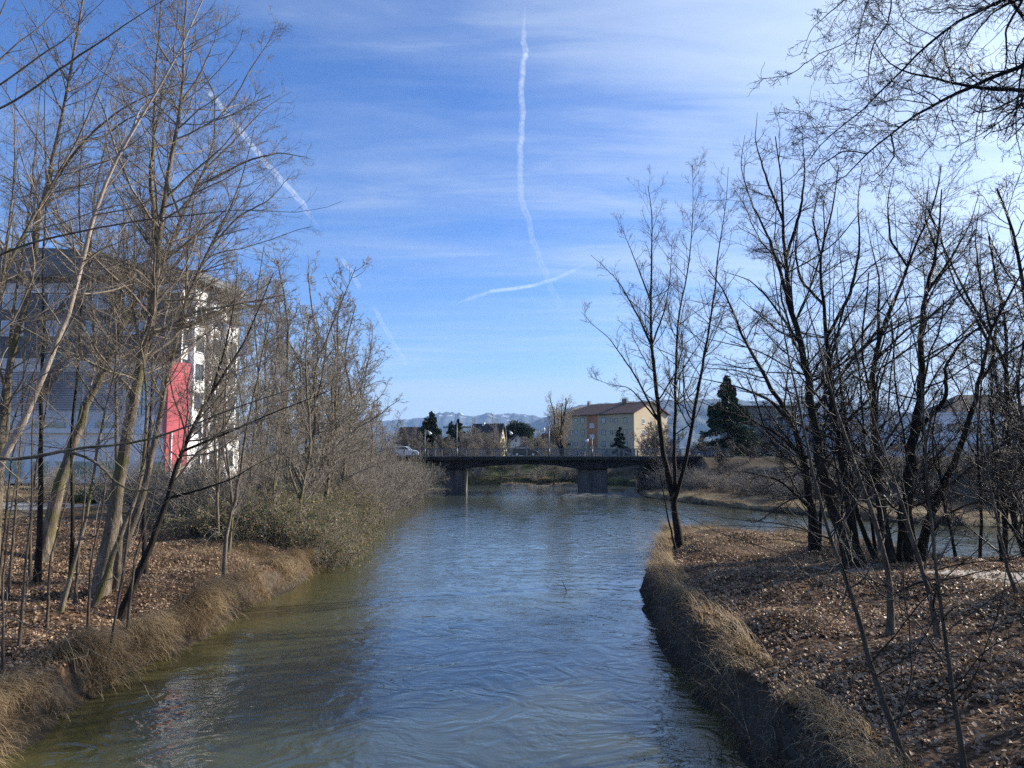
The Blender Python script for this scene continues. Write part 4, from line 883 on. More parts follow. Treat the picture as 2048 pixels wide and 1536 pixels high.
tree('bare_tree', 'tall slim trunk passing just left of the red panel and forking at the eaves', [
    S([(228,1150),(262,1050),(294,963),(308,894),(328,792),(349,689),(369,604),(400,540),(420,490),(444,450),(478,380),(500,300),(515,220)], 26, 17, 4, 2, True),
    S([(369,604),(375,500),(385,420),(400,330)], 27, 7, 2, 1), S([(420,490),(480,430),(540,400),(590,340)], 27, 6, 2, 1)],
    LV(3.5, 0.34, 0.36, minr=0.0038), ML, seed=8)
tree('bare_tree', 'slim trunk standing between the two thickest left trunks', [
    S([(186,1206),(215,1148),(248,1045),(281,983),(290,900),(296,800),(285,700),(262,600),(255,500),(250,420)], 22.5, 12, 4, 1, True),
    S([(285,700),(310,620),(318,540),(322,470)], 23, 6, 2, 1)], LV(3.0, 0.3, 0.3, minr=0.0032), ML, seed=9)
tree('bare_tree', 'thin crooked stem left of centre of the left grove, branching before the blinds', [
    S([(120,1223),(149,1123),(166,1065),(178,1016),(190,925),(212,809),(236,723),(232,650),(222,560),(228,480)], 21, 9, 3, 1, True),
    S([(212,809),(170,770),(130,700),(95,640)], 21, 5, 2, 1)], LV(3.0, 0.32, 0.36, minr=0.003), ML, seed=10)
LSAP = [((15,1180),(30,1050),(38,930),(45,800),(52,640),(60,520)), ((60,1150),(62,1000),(78,900),(100,770),(108,640),(130,500)), ((-10,1210),(10,1060),(22,920),(60,780),(90,660),(130,560)),
    ((40,1260),(52,1120),(66,1000),(62,880),(75,740),(70,600)), ((150,1190),(160,1080),(172,980),(168,860),(180,760)), ((95,1230),(100,1120),(130,1010),(150,900),(150,800)),
    ((215,1240),(250,1120),(262,1010),(290,920),(320,800),(345,700)), ((10,1290),(5,1160),(18,1040),(40,920),(30,820)), ((255,1215),(270,1110),(305,1010),(318,930),(350,850)),
    ((-25,1120),(0,960),(25,840),(80,720),(115,600),(160,480)), ((175,1240),(182,1120),(205,1020),(215,930),(205,830))]
for i, pts in enumerate(LSAP):
    x, y = gnd(pts[0][0], pts[0][1], 1.5)[:2]
    tree('sapling', 'thin bare sapling stem in the thicket between the big left trunks', [S(pts, y, 6.5, 1.8, 0.5, True)],
         [dict(dens=2.2, t0=0.15, ang=(30, 65), lf=0.2, rf=0.5, npt=7, wob=0.16, up=0.06, minr=0.003, lmax=1.8, sides=4, lmin=0.3),
          dict(dens=4.0, t0=0.1, ang=(25, 60), lf=0.4, rf=0.6, npt=5, wob=0.2, up=0.05, minr=0.0026, lmax=0.8, sides=3, lmin=0.1)], MS, 'sapling', 'saplings on the left bank', seed=50+i)

# ------------------------------------------------------------------ trees on the right spit
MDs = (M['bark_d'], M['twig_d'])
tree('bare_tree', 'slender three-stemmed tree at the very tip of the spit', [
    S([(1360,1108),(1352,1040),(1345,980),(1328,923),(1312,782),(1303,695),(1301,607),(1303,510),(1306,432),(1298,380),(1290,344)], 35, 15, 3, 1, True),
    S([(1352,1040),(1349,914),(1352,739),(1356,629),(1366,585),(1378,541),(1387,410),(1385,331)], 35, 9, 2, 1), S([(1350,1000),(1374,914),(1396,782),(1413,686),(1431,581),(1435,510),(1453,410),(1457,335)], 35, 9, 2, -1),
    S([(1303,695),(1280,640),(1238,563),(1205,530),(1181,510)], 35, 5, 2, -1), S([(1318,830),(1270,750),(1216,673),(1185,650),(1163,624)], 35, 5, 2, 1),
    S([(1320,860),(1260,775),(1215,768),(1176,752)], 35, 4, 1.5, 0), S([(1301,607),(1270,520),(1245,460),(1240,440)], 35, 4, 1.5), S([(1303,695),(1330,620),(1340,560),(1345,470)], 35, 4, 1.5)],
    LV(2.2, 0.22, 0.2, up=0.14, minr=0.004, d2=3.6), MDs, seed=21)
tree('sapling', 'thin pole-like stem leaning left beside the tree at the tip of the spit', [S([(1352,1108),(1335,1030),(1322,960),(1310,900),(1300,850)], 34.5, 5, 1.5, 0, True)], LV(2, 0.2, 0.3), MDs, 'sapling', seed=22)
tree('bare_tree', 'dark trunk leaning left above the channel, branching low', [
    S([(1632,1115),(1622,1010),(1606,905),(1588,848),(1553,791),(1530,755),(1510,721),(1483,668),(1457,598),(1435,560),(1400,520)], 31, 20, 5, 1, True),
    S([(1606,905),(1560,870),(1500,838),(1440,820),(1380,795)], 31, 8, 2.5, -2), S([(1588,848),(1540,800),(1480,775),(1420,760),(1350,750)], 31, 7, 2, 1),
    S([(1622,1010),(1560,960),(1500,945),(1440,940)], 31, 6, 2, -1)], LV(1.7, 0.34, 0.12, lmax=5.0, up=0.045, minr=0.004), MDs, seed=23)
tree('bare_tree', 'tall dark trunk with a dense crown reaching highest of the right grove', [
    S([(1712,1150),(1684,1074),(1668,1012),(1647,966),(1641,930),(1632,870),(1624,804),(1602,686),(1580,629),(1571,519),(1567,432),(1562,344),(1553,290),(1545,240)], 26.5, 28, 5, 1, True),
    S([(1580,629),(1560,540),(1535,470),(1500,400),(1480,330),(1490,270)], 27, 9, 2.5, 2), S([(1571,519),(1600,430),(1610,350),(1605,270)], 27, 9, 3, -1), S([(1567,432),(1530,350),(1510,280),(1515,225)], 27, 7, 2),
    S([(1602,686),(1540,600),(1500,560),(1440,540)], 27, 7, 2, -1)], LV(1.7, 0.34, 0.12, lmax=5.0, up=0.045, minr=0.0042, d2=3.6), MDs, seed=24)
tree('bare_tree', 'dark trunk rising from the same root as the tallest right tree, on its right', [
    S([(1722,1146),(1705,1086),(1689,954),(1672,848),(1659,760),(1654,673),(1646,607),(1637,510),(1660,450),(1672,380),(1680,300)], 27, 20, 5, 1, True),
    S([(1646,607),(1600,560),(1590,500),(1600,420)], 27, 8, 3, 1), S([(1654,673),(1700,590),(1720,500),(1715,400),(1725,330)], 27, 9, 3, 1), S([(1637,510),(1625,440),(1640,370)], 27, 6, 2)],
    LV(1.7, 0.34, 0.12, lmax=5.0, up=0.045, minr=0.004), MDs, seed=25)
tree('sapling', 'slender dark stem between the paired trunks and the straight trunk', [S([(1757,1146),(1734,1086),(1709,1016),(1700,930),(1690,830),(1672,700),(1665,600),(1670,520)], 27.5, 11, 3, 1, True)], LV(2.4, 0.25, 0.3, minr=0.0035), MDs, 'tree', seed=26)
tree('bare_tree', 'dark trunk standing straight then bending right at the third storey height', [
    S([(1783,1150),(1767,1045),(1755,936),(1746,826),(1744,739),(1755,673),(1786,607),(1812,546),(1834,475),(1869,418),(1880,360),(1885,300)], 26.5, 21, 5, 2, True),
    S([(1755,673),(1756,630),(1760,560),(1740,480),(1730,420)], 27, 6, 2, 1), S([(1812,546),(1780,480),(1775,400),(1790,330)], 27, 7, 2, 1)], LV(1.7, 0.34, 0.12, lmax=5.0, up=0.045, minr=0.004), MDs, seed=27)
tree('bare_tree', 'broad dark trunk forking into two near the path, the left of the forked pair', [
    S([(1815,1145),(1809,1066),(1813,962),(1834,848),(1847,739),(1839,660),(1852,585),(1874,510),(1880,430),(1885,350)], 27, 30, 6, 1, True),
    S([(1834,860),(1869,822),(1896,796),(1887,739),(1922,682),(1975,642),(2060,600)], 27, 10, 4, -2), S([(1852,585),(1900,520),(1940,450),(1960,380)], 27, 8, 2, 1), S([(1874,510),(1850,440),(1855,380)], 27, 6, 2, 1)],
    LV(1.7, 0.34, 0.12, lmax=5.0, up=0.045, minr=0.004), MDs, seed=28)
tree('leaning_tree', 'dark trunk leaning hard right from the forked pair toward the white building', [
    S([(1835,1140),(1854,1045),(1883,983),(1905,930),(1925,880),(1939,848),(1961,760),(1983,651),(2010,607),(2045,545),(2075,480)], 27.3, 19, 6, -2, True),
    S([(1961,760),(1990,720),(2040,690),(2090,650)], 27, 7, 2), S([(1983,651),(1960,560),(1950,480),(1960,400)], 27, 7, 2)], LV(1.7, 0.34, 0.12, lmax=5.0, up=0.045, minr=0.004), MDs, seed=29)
MR = (M['bark_s'], M['twig_d'])
NLV = [dict(dens=4.6, t0=0.10, ang=(35, 75), lf=0.36, rf=0.42, npt=9, wob=0.12, up=0.03, minr=0.0036, lmax=3.4, sides=5, lmin=0.5),
       dict(dens=3.4, t0=0.1, ang=(25, 65), lf=0.40, rf=0.6, npt=5, wob=0.16, up=0.04, minr=0.003, lmax=1.0, sides=4, lmin=0.15),
       dict(dens=3.2, t0=0.15, ang=(25, 60), lf=0.45, rf=0.7, npt=4, wob=0.18, up=0.05, minr=0.002, lmax=0.4, sides=3, lmin=0.06)]
tree('young_tree', 'nearest young tree with a pale crooked side branch over the leaves', [
    S([(1815,1520),(1780,1438),(1742,1335),(1718,1231),(1689,1148),(1660,1078),(1635,983),(1618,912),(1593,782),(1572,690),(1558,616),(1545,520),(1530,430)], 10.8, 13, 4, 0.5, True),
    S([(1660,1078),(1593,1053),(1540,1045),(1448,1037),(1374,1008)], 10.8, 4, 1.3, 1), S([(1704,1186),(1680,1225),(1655,1252),(1625,1268),(1593,1277)], 10.6, 3, 1.2, -0.3),
    S([(1635,983),(1570,1000),(1500,990),(1430,985)], 10.8, 3, 1, 0.8)], NLV, MR, seed=31)
tree('young_tree', 'slim straight young tree leaning left, nearest to the bottom right corner', [
    S([(1930,1525),(1904,1376),(1887,1252),(1871,1128),(1858,1024),(1850,900),(1847,782),(1830,680),(1799,541),(1790,450),(1785,350)], 10.4, 10, 3, 0.5, True),
    S([(1871,1128),(1920,1040),(1960,960),(2010,900)], 10.4, 3, 1.2, 0.5)], NLV, MR, seed=32)
tree('young_tree', 'young tree rooted in the leaves in the middle of the spit, leaning left', [
    S([(1780,1283),(1784,1190),(1767,1107),(1738,1003),(1705,921),(1670,810),(1646,716),(1610,600),(1600,500)], 17, 14, 3, 1, True)], NLV, MR, seed=33)
tree('young_tree', 'young tree with a brown tuft of grass at its foot right of the spit centre', [
    S([(1878,1296),(1863,1198),(1842,1132),(1821,1066),(1780,930),(1750,850),(1720,740),(1700,640)], 16.4, 12, 3, 1, True)], NLV, MR, seed=34)
tree('young_tree', 'slender young tree at the right edge beside the bare earth path', [
    S([(2040,1242),(2016,1148),(1995,1045),(1978,962),(1950,800),(1930,700),(1915,600)], 19, 8, 3, 1, True)], NLV, MR, seed=35)
tree('young_tree', 'young tree just inside the right edge leaning left across the white building', [
    S([(2110,1300),(2080,1150),(2040,1000),(2000,900),(1960,800),(1935,720),(1900,640)], 15, 8, 2.5, 0.5, True), S([(2080,1150),(2070,980),(2045,850),(2030,700)], 15, 5, 2)], NLV, MR, seed=36)
tree('overhanging_tree', 'big tree off the right edge whose dark knotty limbs hang over the upper right corner', [
    S([(2330,1350),(2300,900),(2260,500),(2240,250)], 13, 49, 36.5, 0, True),
    S([(2250,320),(2150,205),(2048,181),(1980,177),(1912,170),(1861,153),(1810,147),(1773,130),(1755,100),(1745,68)], 13, 15.9, 4.56),
    S([(2245,280),(2130,110),(2048,130),(1963,164),(1895,194),(1827,232),(1776,273),(1725,310),(1705,335),(1691,368),(1640,372)], 13.3, 15.9, 4.56, 0.6),
    S([(2240,250),(2120,-60),(2011,0),(1929,31),(1861,82),(1810,136),(1752,191),(1718,232),(1680,255),(1643,273),(1620,320)], 12.7, 13.5, 4.56, -0.6),
    S([(2240,250),(1900,-150),(1760,-60),(1735,0),(1715,68),(1708,112),(1708,130)], 12.5, 11, 4.56), S([(1715,68),(1680,92),(1640,106),(1600,135),(1589,147),(1560,155),(1517,157)], 12.5, 5.51, 2.28),
    S([(2120,-60),(1990,20),(1957,58),(1912,123),(1895,140),(1882,156)], 13, 7.34, 3.04), S([(2250,320),(2110,170),(2048,204),(1998,245),(1953,273),(1909,296)], 13.2, 8.57, 3.8),
    S([(1760,-60),(1700,-10),(1665,20),(1620,60),(1610,90),(1600,110)], 12.2, 4.9, 2.28), S([(1820,-30),(1780,40),(1745,90),(1735,150),(1745,210)], 12.4, 6.12, 2.28), S([(2048,-40),(2010,60),(2015,120),(1990,200)], 12.6, 7.34, 3.04),
    S([(1776,273),(1790,310),(1770,340),(1745,365)], 13.4, 4.9, 2.13), S([(2048,60),(2040,160),(2030,260),(2046,330)], 12.6, 6.12, 3.04), S([(1640,372),(1630,400)], 13.8, 2.45, 1.52), S([(1725,310),(1690,300),(1640,330),(1625,370),(1612,395)], 13.5, 4.9, 1.98)],
    [dict(dens=7.0, t0=0.12, ang=(35, 80), lf=0.34, rf=0.5, npt=9, wob=0.24, up=-0.02, minr=0.0046, lmax=1.5, sides=5, lmin=0.3),
     dict(dens=11.0, t0=0.1, ang=(35, 75), lf=0.5, rf=0.6, npt=6, wob=0.28, up=-0.01, minr=0.0038, lmax=0.7, sides=4, lmin=0.12),
     dict(dens=11.0, t0=0.15, ang=(35, 75), lf=0.5, rf=0.7, npt=4, wob=0.3, up=0.0, minr=0.003, lmax=0.28, sides=3, lmin=0.05)], MD, seed=41)

RS2 = random.Random(9)
for i in range(7):
    ub = -10 + i*76 + RS2.uniform(-18, 18); y = RS2.uniform(23, 36); x = (ub-CX)/FPX*y
    while float(sdf(x, y)[0]) < 1.2: y -= 0.8; x = (ub-CX)/FPX*y
    vt = RS2.uniform(20, 420) if ub < 330 else RS2.uniform(430, 620); vb = 908 + (5.5-zg(x, y))/y*FPX; lean = RS2.uniform(10, 130)
    pts = [(ub + lean*t**1.3 + RS2.uniform(-9, 9)*(t > 0), vb + (vt-vb)*t) for t in (0, .12, .28, .45, .6, .75, .88, 1)]
    tree('slim_tree', 'slim bare tree', [S(pts, y, RS2.uniform(8, 14), 2.4, RS2.uniform(-1.5, 1.5), True)], LV(1.8, 0.22, 0.48, up=0.08, minr=0.0038, lmax=2.4), (M['bark_d'] if i % 3 else M['bark_l'], M['twig_l']), 'tree', 'slim trees on the left bank', seed=250+i)
for i in range(9):
    ub = 1650 + i*44 + RS2.uniform(-15, 15); y = RS2.uniform(20, 33); x = (ub-CX)/FPX*y
    while float(sdf(x, y)[0]) < 0.8: y -= 0.8; x = (ub-CX)/FPX*y
    vt = RS2.uniform(380, 760); vb = 908 + (5.5-zg(x, y))/y*FPX; lean = RS2.uniform(-90, 60)
    pts = [(ub + lean*t + RS2.uniform(-9, 9)*(t > 0), vb + (vt-vb)*t) for t in (0, .15, .32, .5, .66, .83, 1)]
    tree('sapling', 'slender bare stem', [S(pts, y, 6.5, 2, RS2.uniform(-1.5, 1.5), True)],
         [dict(dens=4.2, t0=0.2, ang=(30, 70), lf=0.24, rf=0.5, npt=8, wob=0.14, up=0.06, minr=0.0035, lmax=2.4, sides=4, lmin=0.4),
          dict(dens=5.0, t0=0.1, ang=(25, 60), lf=0.4, rf=0.6, npt=5, wob=0.2, up=0.04, minr=0.003, lmax=0.9, sides=3, lmin=0.12),
          dict(dens=6.0, t0=0.1, ang=(25, 60), lf=0.4, rf=0.6, npt=3, wob=0.2, up=0.04, minr=0.0026, lmax=0.35, sides=3, lmin=0.08)], MDs, 'sapling', 'slender stems on the right spit', seed=150+i)
# ------------------------------------------------------------------ copied background trees and shrubs
def copy_tree(o, loc, sc=(1, 1, 1), rz=0.0, label=None, group=None, cat=None):
    c = o.copy(); col.objects.link(c); c.location = loc; c.scale = sc; c.rotation_euler = (0, 0, rz)
    if label: c["label"] = label
    if group: c["group"] = group
    if cat: c["category"] = cat
    for ch in list(o.children):
        d = ch.copy(); col.objects.link(d); d.parent = c
        for g in ch.children:
            e = g.copy(); col.objects.link(e); e.parent = d
    return c
ORD = ['first', 'second', 'third', 'fourth', 'fifth', 'sixth', 'seventh', 'eighth', 'ninth', 'tenth', 'eleventh', 'twelfth', 'thirteenth', 'fourteenth', 'fifteenth', 'sixteenth', 'seventeenth', 'eighteenth', 'nineteenth', 'twentieth', 'twenty-first', 'twenty-second', 'twenty-third', 'twenty-fourth', 'twenty-fifth', 'twenty-sixth', 'twenty-seventh', 'twenty-eighth', 'twenty-ninth', 'thirtieth']
class Proto:
    def __init__(s, root): s.root = root; s.used = False
    def put(s, loc, sc=(1, 1, 1), rz=0.0, label=None, group=None, cat=None):
        if isinstance(sc, (int, float)): sc = (sc, sc, sc)
        if not s.used:
            s.used = True; o = s.root; o.location = loc; o.scale = sc; o.rotation_euler = (0, 0, rz)
            if label: o["label"] = label
            if group: o["group"] = group
            if cat: o["category"] = cat
            return o
        return copy_tree(s.root, loc, sc, rz, label, group, cat)
def proto_tree(seed, H=10.0, stems=2, spread=0.22, mats=ML, r0=0.11, up=0.1, dens=1.7, minr=0.0085, droop=0.0, name='bare_tree', lf=0.3, cat='tree'):
    rng = np.random.default_rng(seed); st = []
    for k in range(stems):
        n = 7; P = np.zeros((n, 3)); a = rng.uniform(0, 6.28); lean = spread*(0.3 if k == 0 else 1.0)*rng.uniform(0.7, 1.3)
        h0 = 0 if k == 0 else H*rng.uniform(0.03, 0.3); hh = H*(1 if k == 0 else rng.uniform(0.75, 0.97))
        for i in range(n):
            t = i/(n-1); P[i] = (math.cos(a)*lean*H*t**0.9 + rng.normal()*0.018*H*(0 < i), math.sin(a)*lean*H*t**0.9 + rng.normal()*0.018*H*(0 < i), h0 + (hh-h0)*t)
        if k > 0:
            f = h0/H; P[0] = np.array([np.interp(f, np.linspace(0, 1, n), st[0][0][:, c]) for c in range(3)])
        st.append((P, [r0*(1 if k == 0 else 0.65)*(1-0.8*i/(n-1)) for i in range(n)]))
    lv = LV(dens*1.2, lf, 0.12, up=up, minr=minr, lmax=H*0.32, d2=3.4)
    if droop:
        for l in lv[1:]: l['up'] = -droop
    return Proto(tree(name, '', st, lv[:3] + ([lv[3]] if minr < 0.012 else []), mats, cat, seed=seed, trunk_pts=18, snap=False))
MF = (M['bark_l'], M['twig_far'])
PT = [proto_tree(101, 12, 3, 0.2, MF), proto_tree(102, 12, 2, 0.26, MF), proto_tree(103, 12, 4, 0.3, MF), proto_tree(104, 12, 3, 0.14, MF, up=0.16)]
PF = [proto_tree(107, 12, 5, 0.3, MF, minr=0.02, dens=3.4), proto_tree(108, 12, 4, 0.34, MF, minr=0.02, dens=3.4)]
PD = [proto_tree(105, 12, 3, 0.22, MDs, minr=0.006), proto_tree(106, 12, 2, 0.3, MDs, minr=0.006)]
k = 0
LB = [(455,470,36),(505,455,40),(478,560,33),(545,515,44),(590,490,47),(560,640,38),(640,525,52),(665,560,55),(612,600,42),(688,585,61),(706,650,64),(722,705,68),(640,700,48),(742,752,74),(758,785,82),(790,795,92),(812,812,99),(775,775,87),(832,838,104),(672,730,58),(775,812,90),(420,520,45),(540,700,52),(720,770,62)]
for (u, v, Y) in LB:
    ub = u - (45 if u > 700 else 15); x = at(ub, 950, Y)[0]
    while float(sdf(x, Y)[0]) < 1.2: x -= 0.6
    z = zg(x, Y); H = at(u, v, Y)[2] - z
    s = H/12.0; w = s*random.uniform(0.8, 1.0)
    PT[k % 4].put((x, Y, z-0.1), (w*(1.1 if u > 560 else 0.6), w*(1.1 if u > 560 else 0.6), s), random.uniform(0, 6.28), 'bare tree in the dense row beyond the ivy bushes on the left bank', 'bare trees along the left bank', 'tree'); k += 1
for (u, v, Y, w0, lab) in [(1262,905,118,1,''), (1288,880,112,1,''), (1900,560,33,1,''), (1965,430,36,1,''), (2010,330,34,1.1,''), (2040,560,29,1,''), (1460,900,100,1,''), (1560,900,96,1,''), (1640,905,86,1,''), (1800,905,84,1,''), (1400,905,108,1,''), (1355,880,120,1,'')]:
    x = at(u, 950, Y)[0]; z = zg(x, Y)
    if float(sdf(x, Y)[0]) < 0.5: x = x + 2.0; z = max(zg(x, Y), 0.2)
    H = at(u, v, Y)[2] - z; s = H/12.0; w = s*w0*(1.0 if Y < 50 else 1.5)
    near = Y < 50
    PD[k % 2].put((x, Y, z-0.1), (w, w, s), random.uniform(0, 6.28), 'bare tree at the right end of the spit, crown merging into its neighbours' if near else 'small dark bare tree on the far bank behind the right grove',
        'trees at the right end of the spit' if near else 'small trees on the far bank', 'tree'); k += 1
for (x, y, s) in ((17.5, 13, 1.25), (21, 19, 1.35), (24, 24, 1.3), (15, 7.5, 1.2), (31, 27.5, 1.2), (20, 9, 1.3), (25, 14, 1.3), (29, 20, 1.4), (23, 5, 1.3), (34, 25, 1.3), (13.5, 4, 1.1)):  # added trees outside the view, there to throw shade on the spit
    PD[k % 2].put((x, y, zg(x, y)-0.1), (s, s, s), random.uniform(0, 6.28), 'added bare tree out of view on the right, shading the spit', 'trees at the right end of the spit', 'tree'); k += 1
# trees behind the bridge
willow = proto_tree(120, 12, 5, 0.42, (M['bark_d'], M['twig_willow']), r0=0.42, up=0.05, dens=1.3, minr=0.012, droop=0.03, name='willow_tree', lf=0.5)
x = at(1122, 900, 150)[0]; willow.put((x, 150, 4.2), (1.0, 1.0, (zpix(788, 150)-4.2)/12), 0.8, 'bare willow with a thick dark trunk before the apartment block', None, 'tree')
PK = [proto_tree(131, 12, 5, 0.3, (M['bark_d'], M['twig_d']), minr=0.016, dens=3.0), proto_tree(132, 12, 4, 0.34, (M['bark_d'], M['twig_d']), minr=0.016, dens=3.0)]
for (u, v, Y) in [(1385,880,112),(1410,868,108),(1440,884,104),(1468,872,110),(1500,880,106),(1530,866,112),(1565,884,104),(1600,876,110),(1640,886,102),(1300,902,122),(1325,892,118),(1690,896,100),(1740,902,98)]:
    x = at(u, 900, Y)[0]; z = zg(x, Y); H = zpix(v, Y)-z
    PK[k % 2].put((x, Y, z-0.1), (H/12*1.6, H/12*1.6, H/12), random.uniform(0, 6.28), 'dark bare tree', 'dark trees past the right end of the bridge', 'tree'); k += 1
birch = proto_tree(121, 12, 3, 0.2, (M['bark_pale'], M['twig_far']), r0=0.16, up=0.03, minr=0.012, droop=0.05, name='birch_tree')
birch.put((at(988, 900, 210)[0], 210, 4.2), (1.0, 1.0, (zpix(824, 210)-4.2)/12), 0.4, 'tall pale birch rising above the steep dark roof', None, 'tree')
birch.put((at(940, 900, 200)[0], 200, 4.2), (0.9, 0.9, (zpix(835, 200)-4.2)/12), 2.4, 'pale bare tree right of the two small firs', None, 'tree')
for (u, v, Y) in [(925,860,160),(948,868,158),(968,862,165),(990,868,170),(1003,875,160),(1065,868,180),(1080,872,175),(1095,878,170),(1108,874,190),(835,862,150),(822,850,150),(1290,850,150),(1310,840,140),(1340,850,150),(1345,880,135),(815,880,140),(892,866,150),(905,872,148),(936,858,185),(958,855,190),(978,862,150),(1022,880,200),(1048,872,205),(1072,862,195),(1088,868,160),(1118,880,155),(870,884,145),(1000,866,190),(880,880,165),(1055,880,170)]:
    x = at(u, 900, Y)[0]; H = zpix(v, Y)-4.4
    PF[k % 2].put((x, Y, 4.2), (H/12*1.3, H/12*1.15, H/12), random.uniform(0, 6.28), 'small brown bare tree in the gardens behind the bridge', 'garden trees behind the bridge', 'tree'); k += 1
for (u, v, Y, lab) in [(1000, 922, 136.5, 'dark many-stemmed bare bush on the far bank seen under the bridge'), (1108, 925, 134.5, 'gnarled bare bush on the low islet seen under the bridge')]:
    x = at(u, 950, Y)[0]; z = max(zg(x, Y), 0.3); H = zpix(v, Y)+0.5-z
    PD[k % 2].put((x, Y, z-0.1), (H/12*2.3, H/12*2.3, H/12), 1.3*k, lab, None, 'bush'); k += 1

# conifers
def conifer(name, label, x, y, z0, H, w, n=9000, seed=1, shape='spruce', trunkr=0.2, lean=0.0, leaf=0.6, cat='tree'):
    rng = np.random.default_rng(seed); r = empty(name, (x, y, z0), label, cat)
    MB().tube([(x, y, z0-0.4), (x, y, z0+H*0.97)], [trunkr, 0.03], 8).build('trunk', M['bark_d'], r, True)
    if shape == 'spruce':
        nb = int(46*H/8); t = np.sort(rng.random(nb))**0.9; ang = rng.random(nb)*6.283; ln = w*1.4*(1-t)**0.85*rng.uniform(0.6, 1.1, nb)+0.15
        idx = rng.integers(0, nb, n); s = rng.random(n)**0.6
        hz = 0.06*H + t[idx]*H*0.93 - s*ln[idx]*0.28 + rng.normal(size=n)*0.10*w*0.5; rad = s*ln[idx]
        a = ang[idx] + rng.normal(size=n)*0.13/(s+0.15)
        C = np.stack([x+rad*np.cos(a), y+rad*np.sin(a), z0+hz], 1)
    else:
        nb = 60; d = nrm(rng.normal(size=(nb, 3))*[1, 1, 0.8]); base = np.array([x, y, z0+H*0.6]); cc = base + d*np.array([w, w, H*0.4])*rng.uniform(0.4, 0.9, nb)[:, None]
        idx = rng.integers(0, nb, n); C = cc[idx] + rng.normal(size=(n, 3))*w*0.15*np.array([1, 1, 0.6]); a = np.arctan2(C[:, 1]-y, C[:, 0]-x)
    u = nrm(np.stack([np.cos(a), np.sin(a), rng.normal(size=n)*0.35-0.15], 1)); v = nrm(np.cross(u, nrm(rng.normal(size=(n, 3)))))
    sz = leaf*rng.uniform(0.5, 1.2, n)[:, None]
    V = np.stack([C-u*sz*0.5-v*sz*0.12, C+u*sz*0.1-v*sz*0.28, C+u*sz*0.6, C+u*sz*0.05+v*sz*0.28], 1).reshape(-1, 3)
    link_mesh('crown', np_mesh('crown', V, np.arange(n*4).reshape(-1, 4), False, np.repeat(rng.random(n), 4)), M['needles'], r)
    return r
def cn(name, u, v, Y, wpx, label, z0=4.3, **k):
    return conifer(name, label, at(u, 900, Y)[0], Y, z0, zpix(v, Y)-z0, wpx/FPX*Y, **k)
cn('spruce_tree', 861, 826, 170, 42, 'tall dark spruce left behind the bridge', n=22000, seed=1)
cn('fir_tree', 903, 842, 185, 19, 'small dark fir, left of the two beside the tall pole', n=11000, seed=2)
cn('fir_tree', 917, 839, 190, 20, 'small dark fir, right of the two beside the tall pole', n=11000, seed=3)
cn('fir_tree', 838, 862, 190, 18, 'low dark conifer at the left foot of the tall spruce', n=7000, seed=4)
cn('pine_tree', 1036, 838, 275, 34, 'broad rounded dark green pine behind the small white house', n=16000, seed=5, shape='round', leaf=0.8)
cn('thuja_tree', 1240, 856, 180, 18, 'narrow dark conifer in front of the apartment block', n=12000, seed=6)
cn('blue_spruce', 1457, 757, 128, 66, 'large ragged dark conifer seen through the right grove', n=15000, seed=7, leaf=0.7, trunkr=0.3, z0=3.0)

# ------------------------------------------------------------------ shrubs, brambles and evergreen bushes
def proto_shrub(seed, n=60, H=2.4, Wd=1.4, mats=MF, name='bare_shrub', leaves=0, leafmat=None, arch=0.05, ls=0.07, r0=0.012):
    rng = np.random.default_rng(seed); m = n
    P = np.zeros((m, 8, 3)); P[:, 0, :2] = rng.normal(size=(m, 2))*Wd*0.25; a = rng.random(m)*6.283; tilt = rng.uniform(0.1, 0.9, m)
    d = np.stack([np.cos(a)*np.sin(tilt), np.sin(a)*np.sin(tilt), np.cos(tilt)], 1); L = H*rng.uniform(0.6, 1.15, m)
    for k in range(1, 8):
        d = nrm(d + rng.normal(size=(m, 3))*0.12 - np.array([0, 0, arch])*k*0.5); P[:, k] = P[:, k-1] + d*(L/7)[:, None]
    Rr = np.maximum(r0*(1-0.7*np.linspace(0, 1, 8))[None, :]*rng.uniform(0.7, 1.4, m)[:, None], 0.004)
    Q, Rq = spawn(rng, P, Rr, 4.2, 0.15, (20, 60), 0.35, 0.6, 5, 0.2, 0.02, minr=0.006, lmax=1.0, lmin=0.15)
    Q2, Rq2 = spawn(rng, Q, Rq, 3.5, 0.15, (25, 60), 0.5, 0.7, 3, 0.25, 0.02, minr=0.0055, lmax=0.4, lmin=0.08)
    root = empty(name, (0, 0, 0), '', 'bush')
    V, F = tube_mesh([(P, Rr, 4), (Q, Rq, 3), (Q2, Rq2, 3)])
    link_mesh('branches', np_mesh('branches', V, F, True), mats[1], root)
    if leaves:
        pts = np.concatenate([P[:, 3:].reshape(-1, 3), Q.reshape(-1, 3), Q2.reshape(-1, 3)])
        C = pts[rng.integers(0, len(pts), leaves)] + rng.normal(size=(leaves, 3))*0.07
        u = nrm(rng.normal(size=(leaves, 3))); v = nrm(np.cross(u, rng.normal(size=(leaves, 3)))); s = ls*rng.uniform(0.5, 1.3, leaves)[:, None]
        V = np.stack([C-u*s*0.6, C-v*s*0.4+u*s*0.05, C+u*s*0.6, C+v*s*0.4+u*s*0.05], 1).reshape(-1, 3)
        link_mesh('leaves', np_mesh('leaves', V, np.arange(leaves*4).reshape(-1, 4), False, np.repeat(rng.random(leaves), 4)), leafmat, root)
    return Proto(root)
SB = [proto_shrub(201, 80, 2.6, 1.8, r0=0.018), proto_shrub(202, 70, 2.8, 1.5, arch=0.02, r0=0.018)]
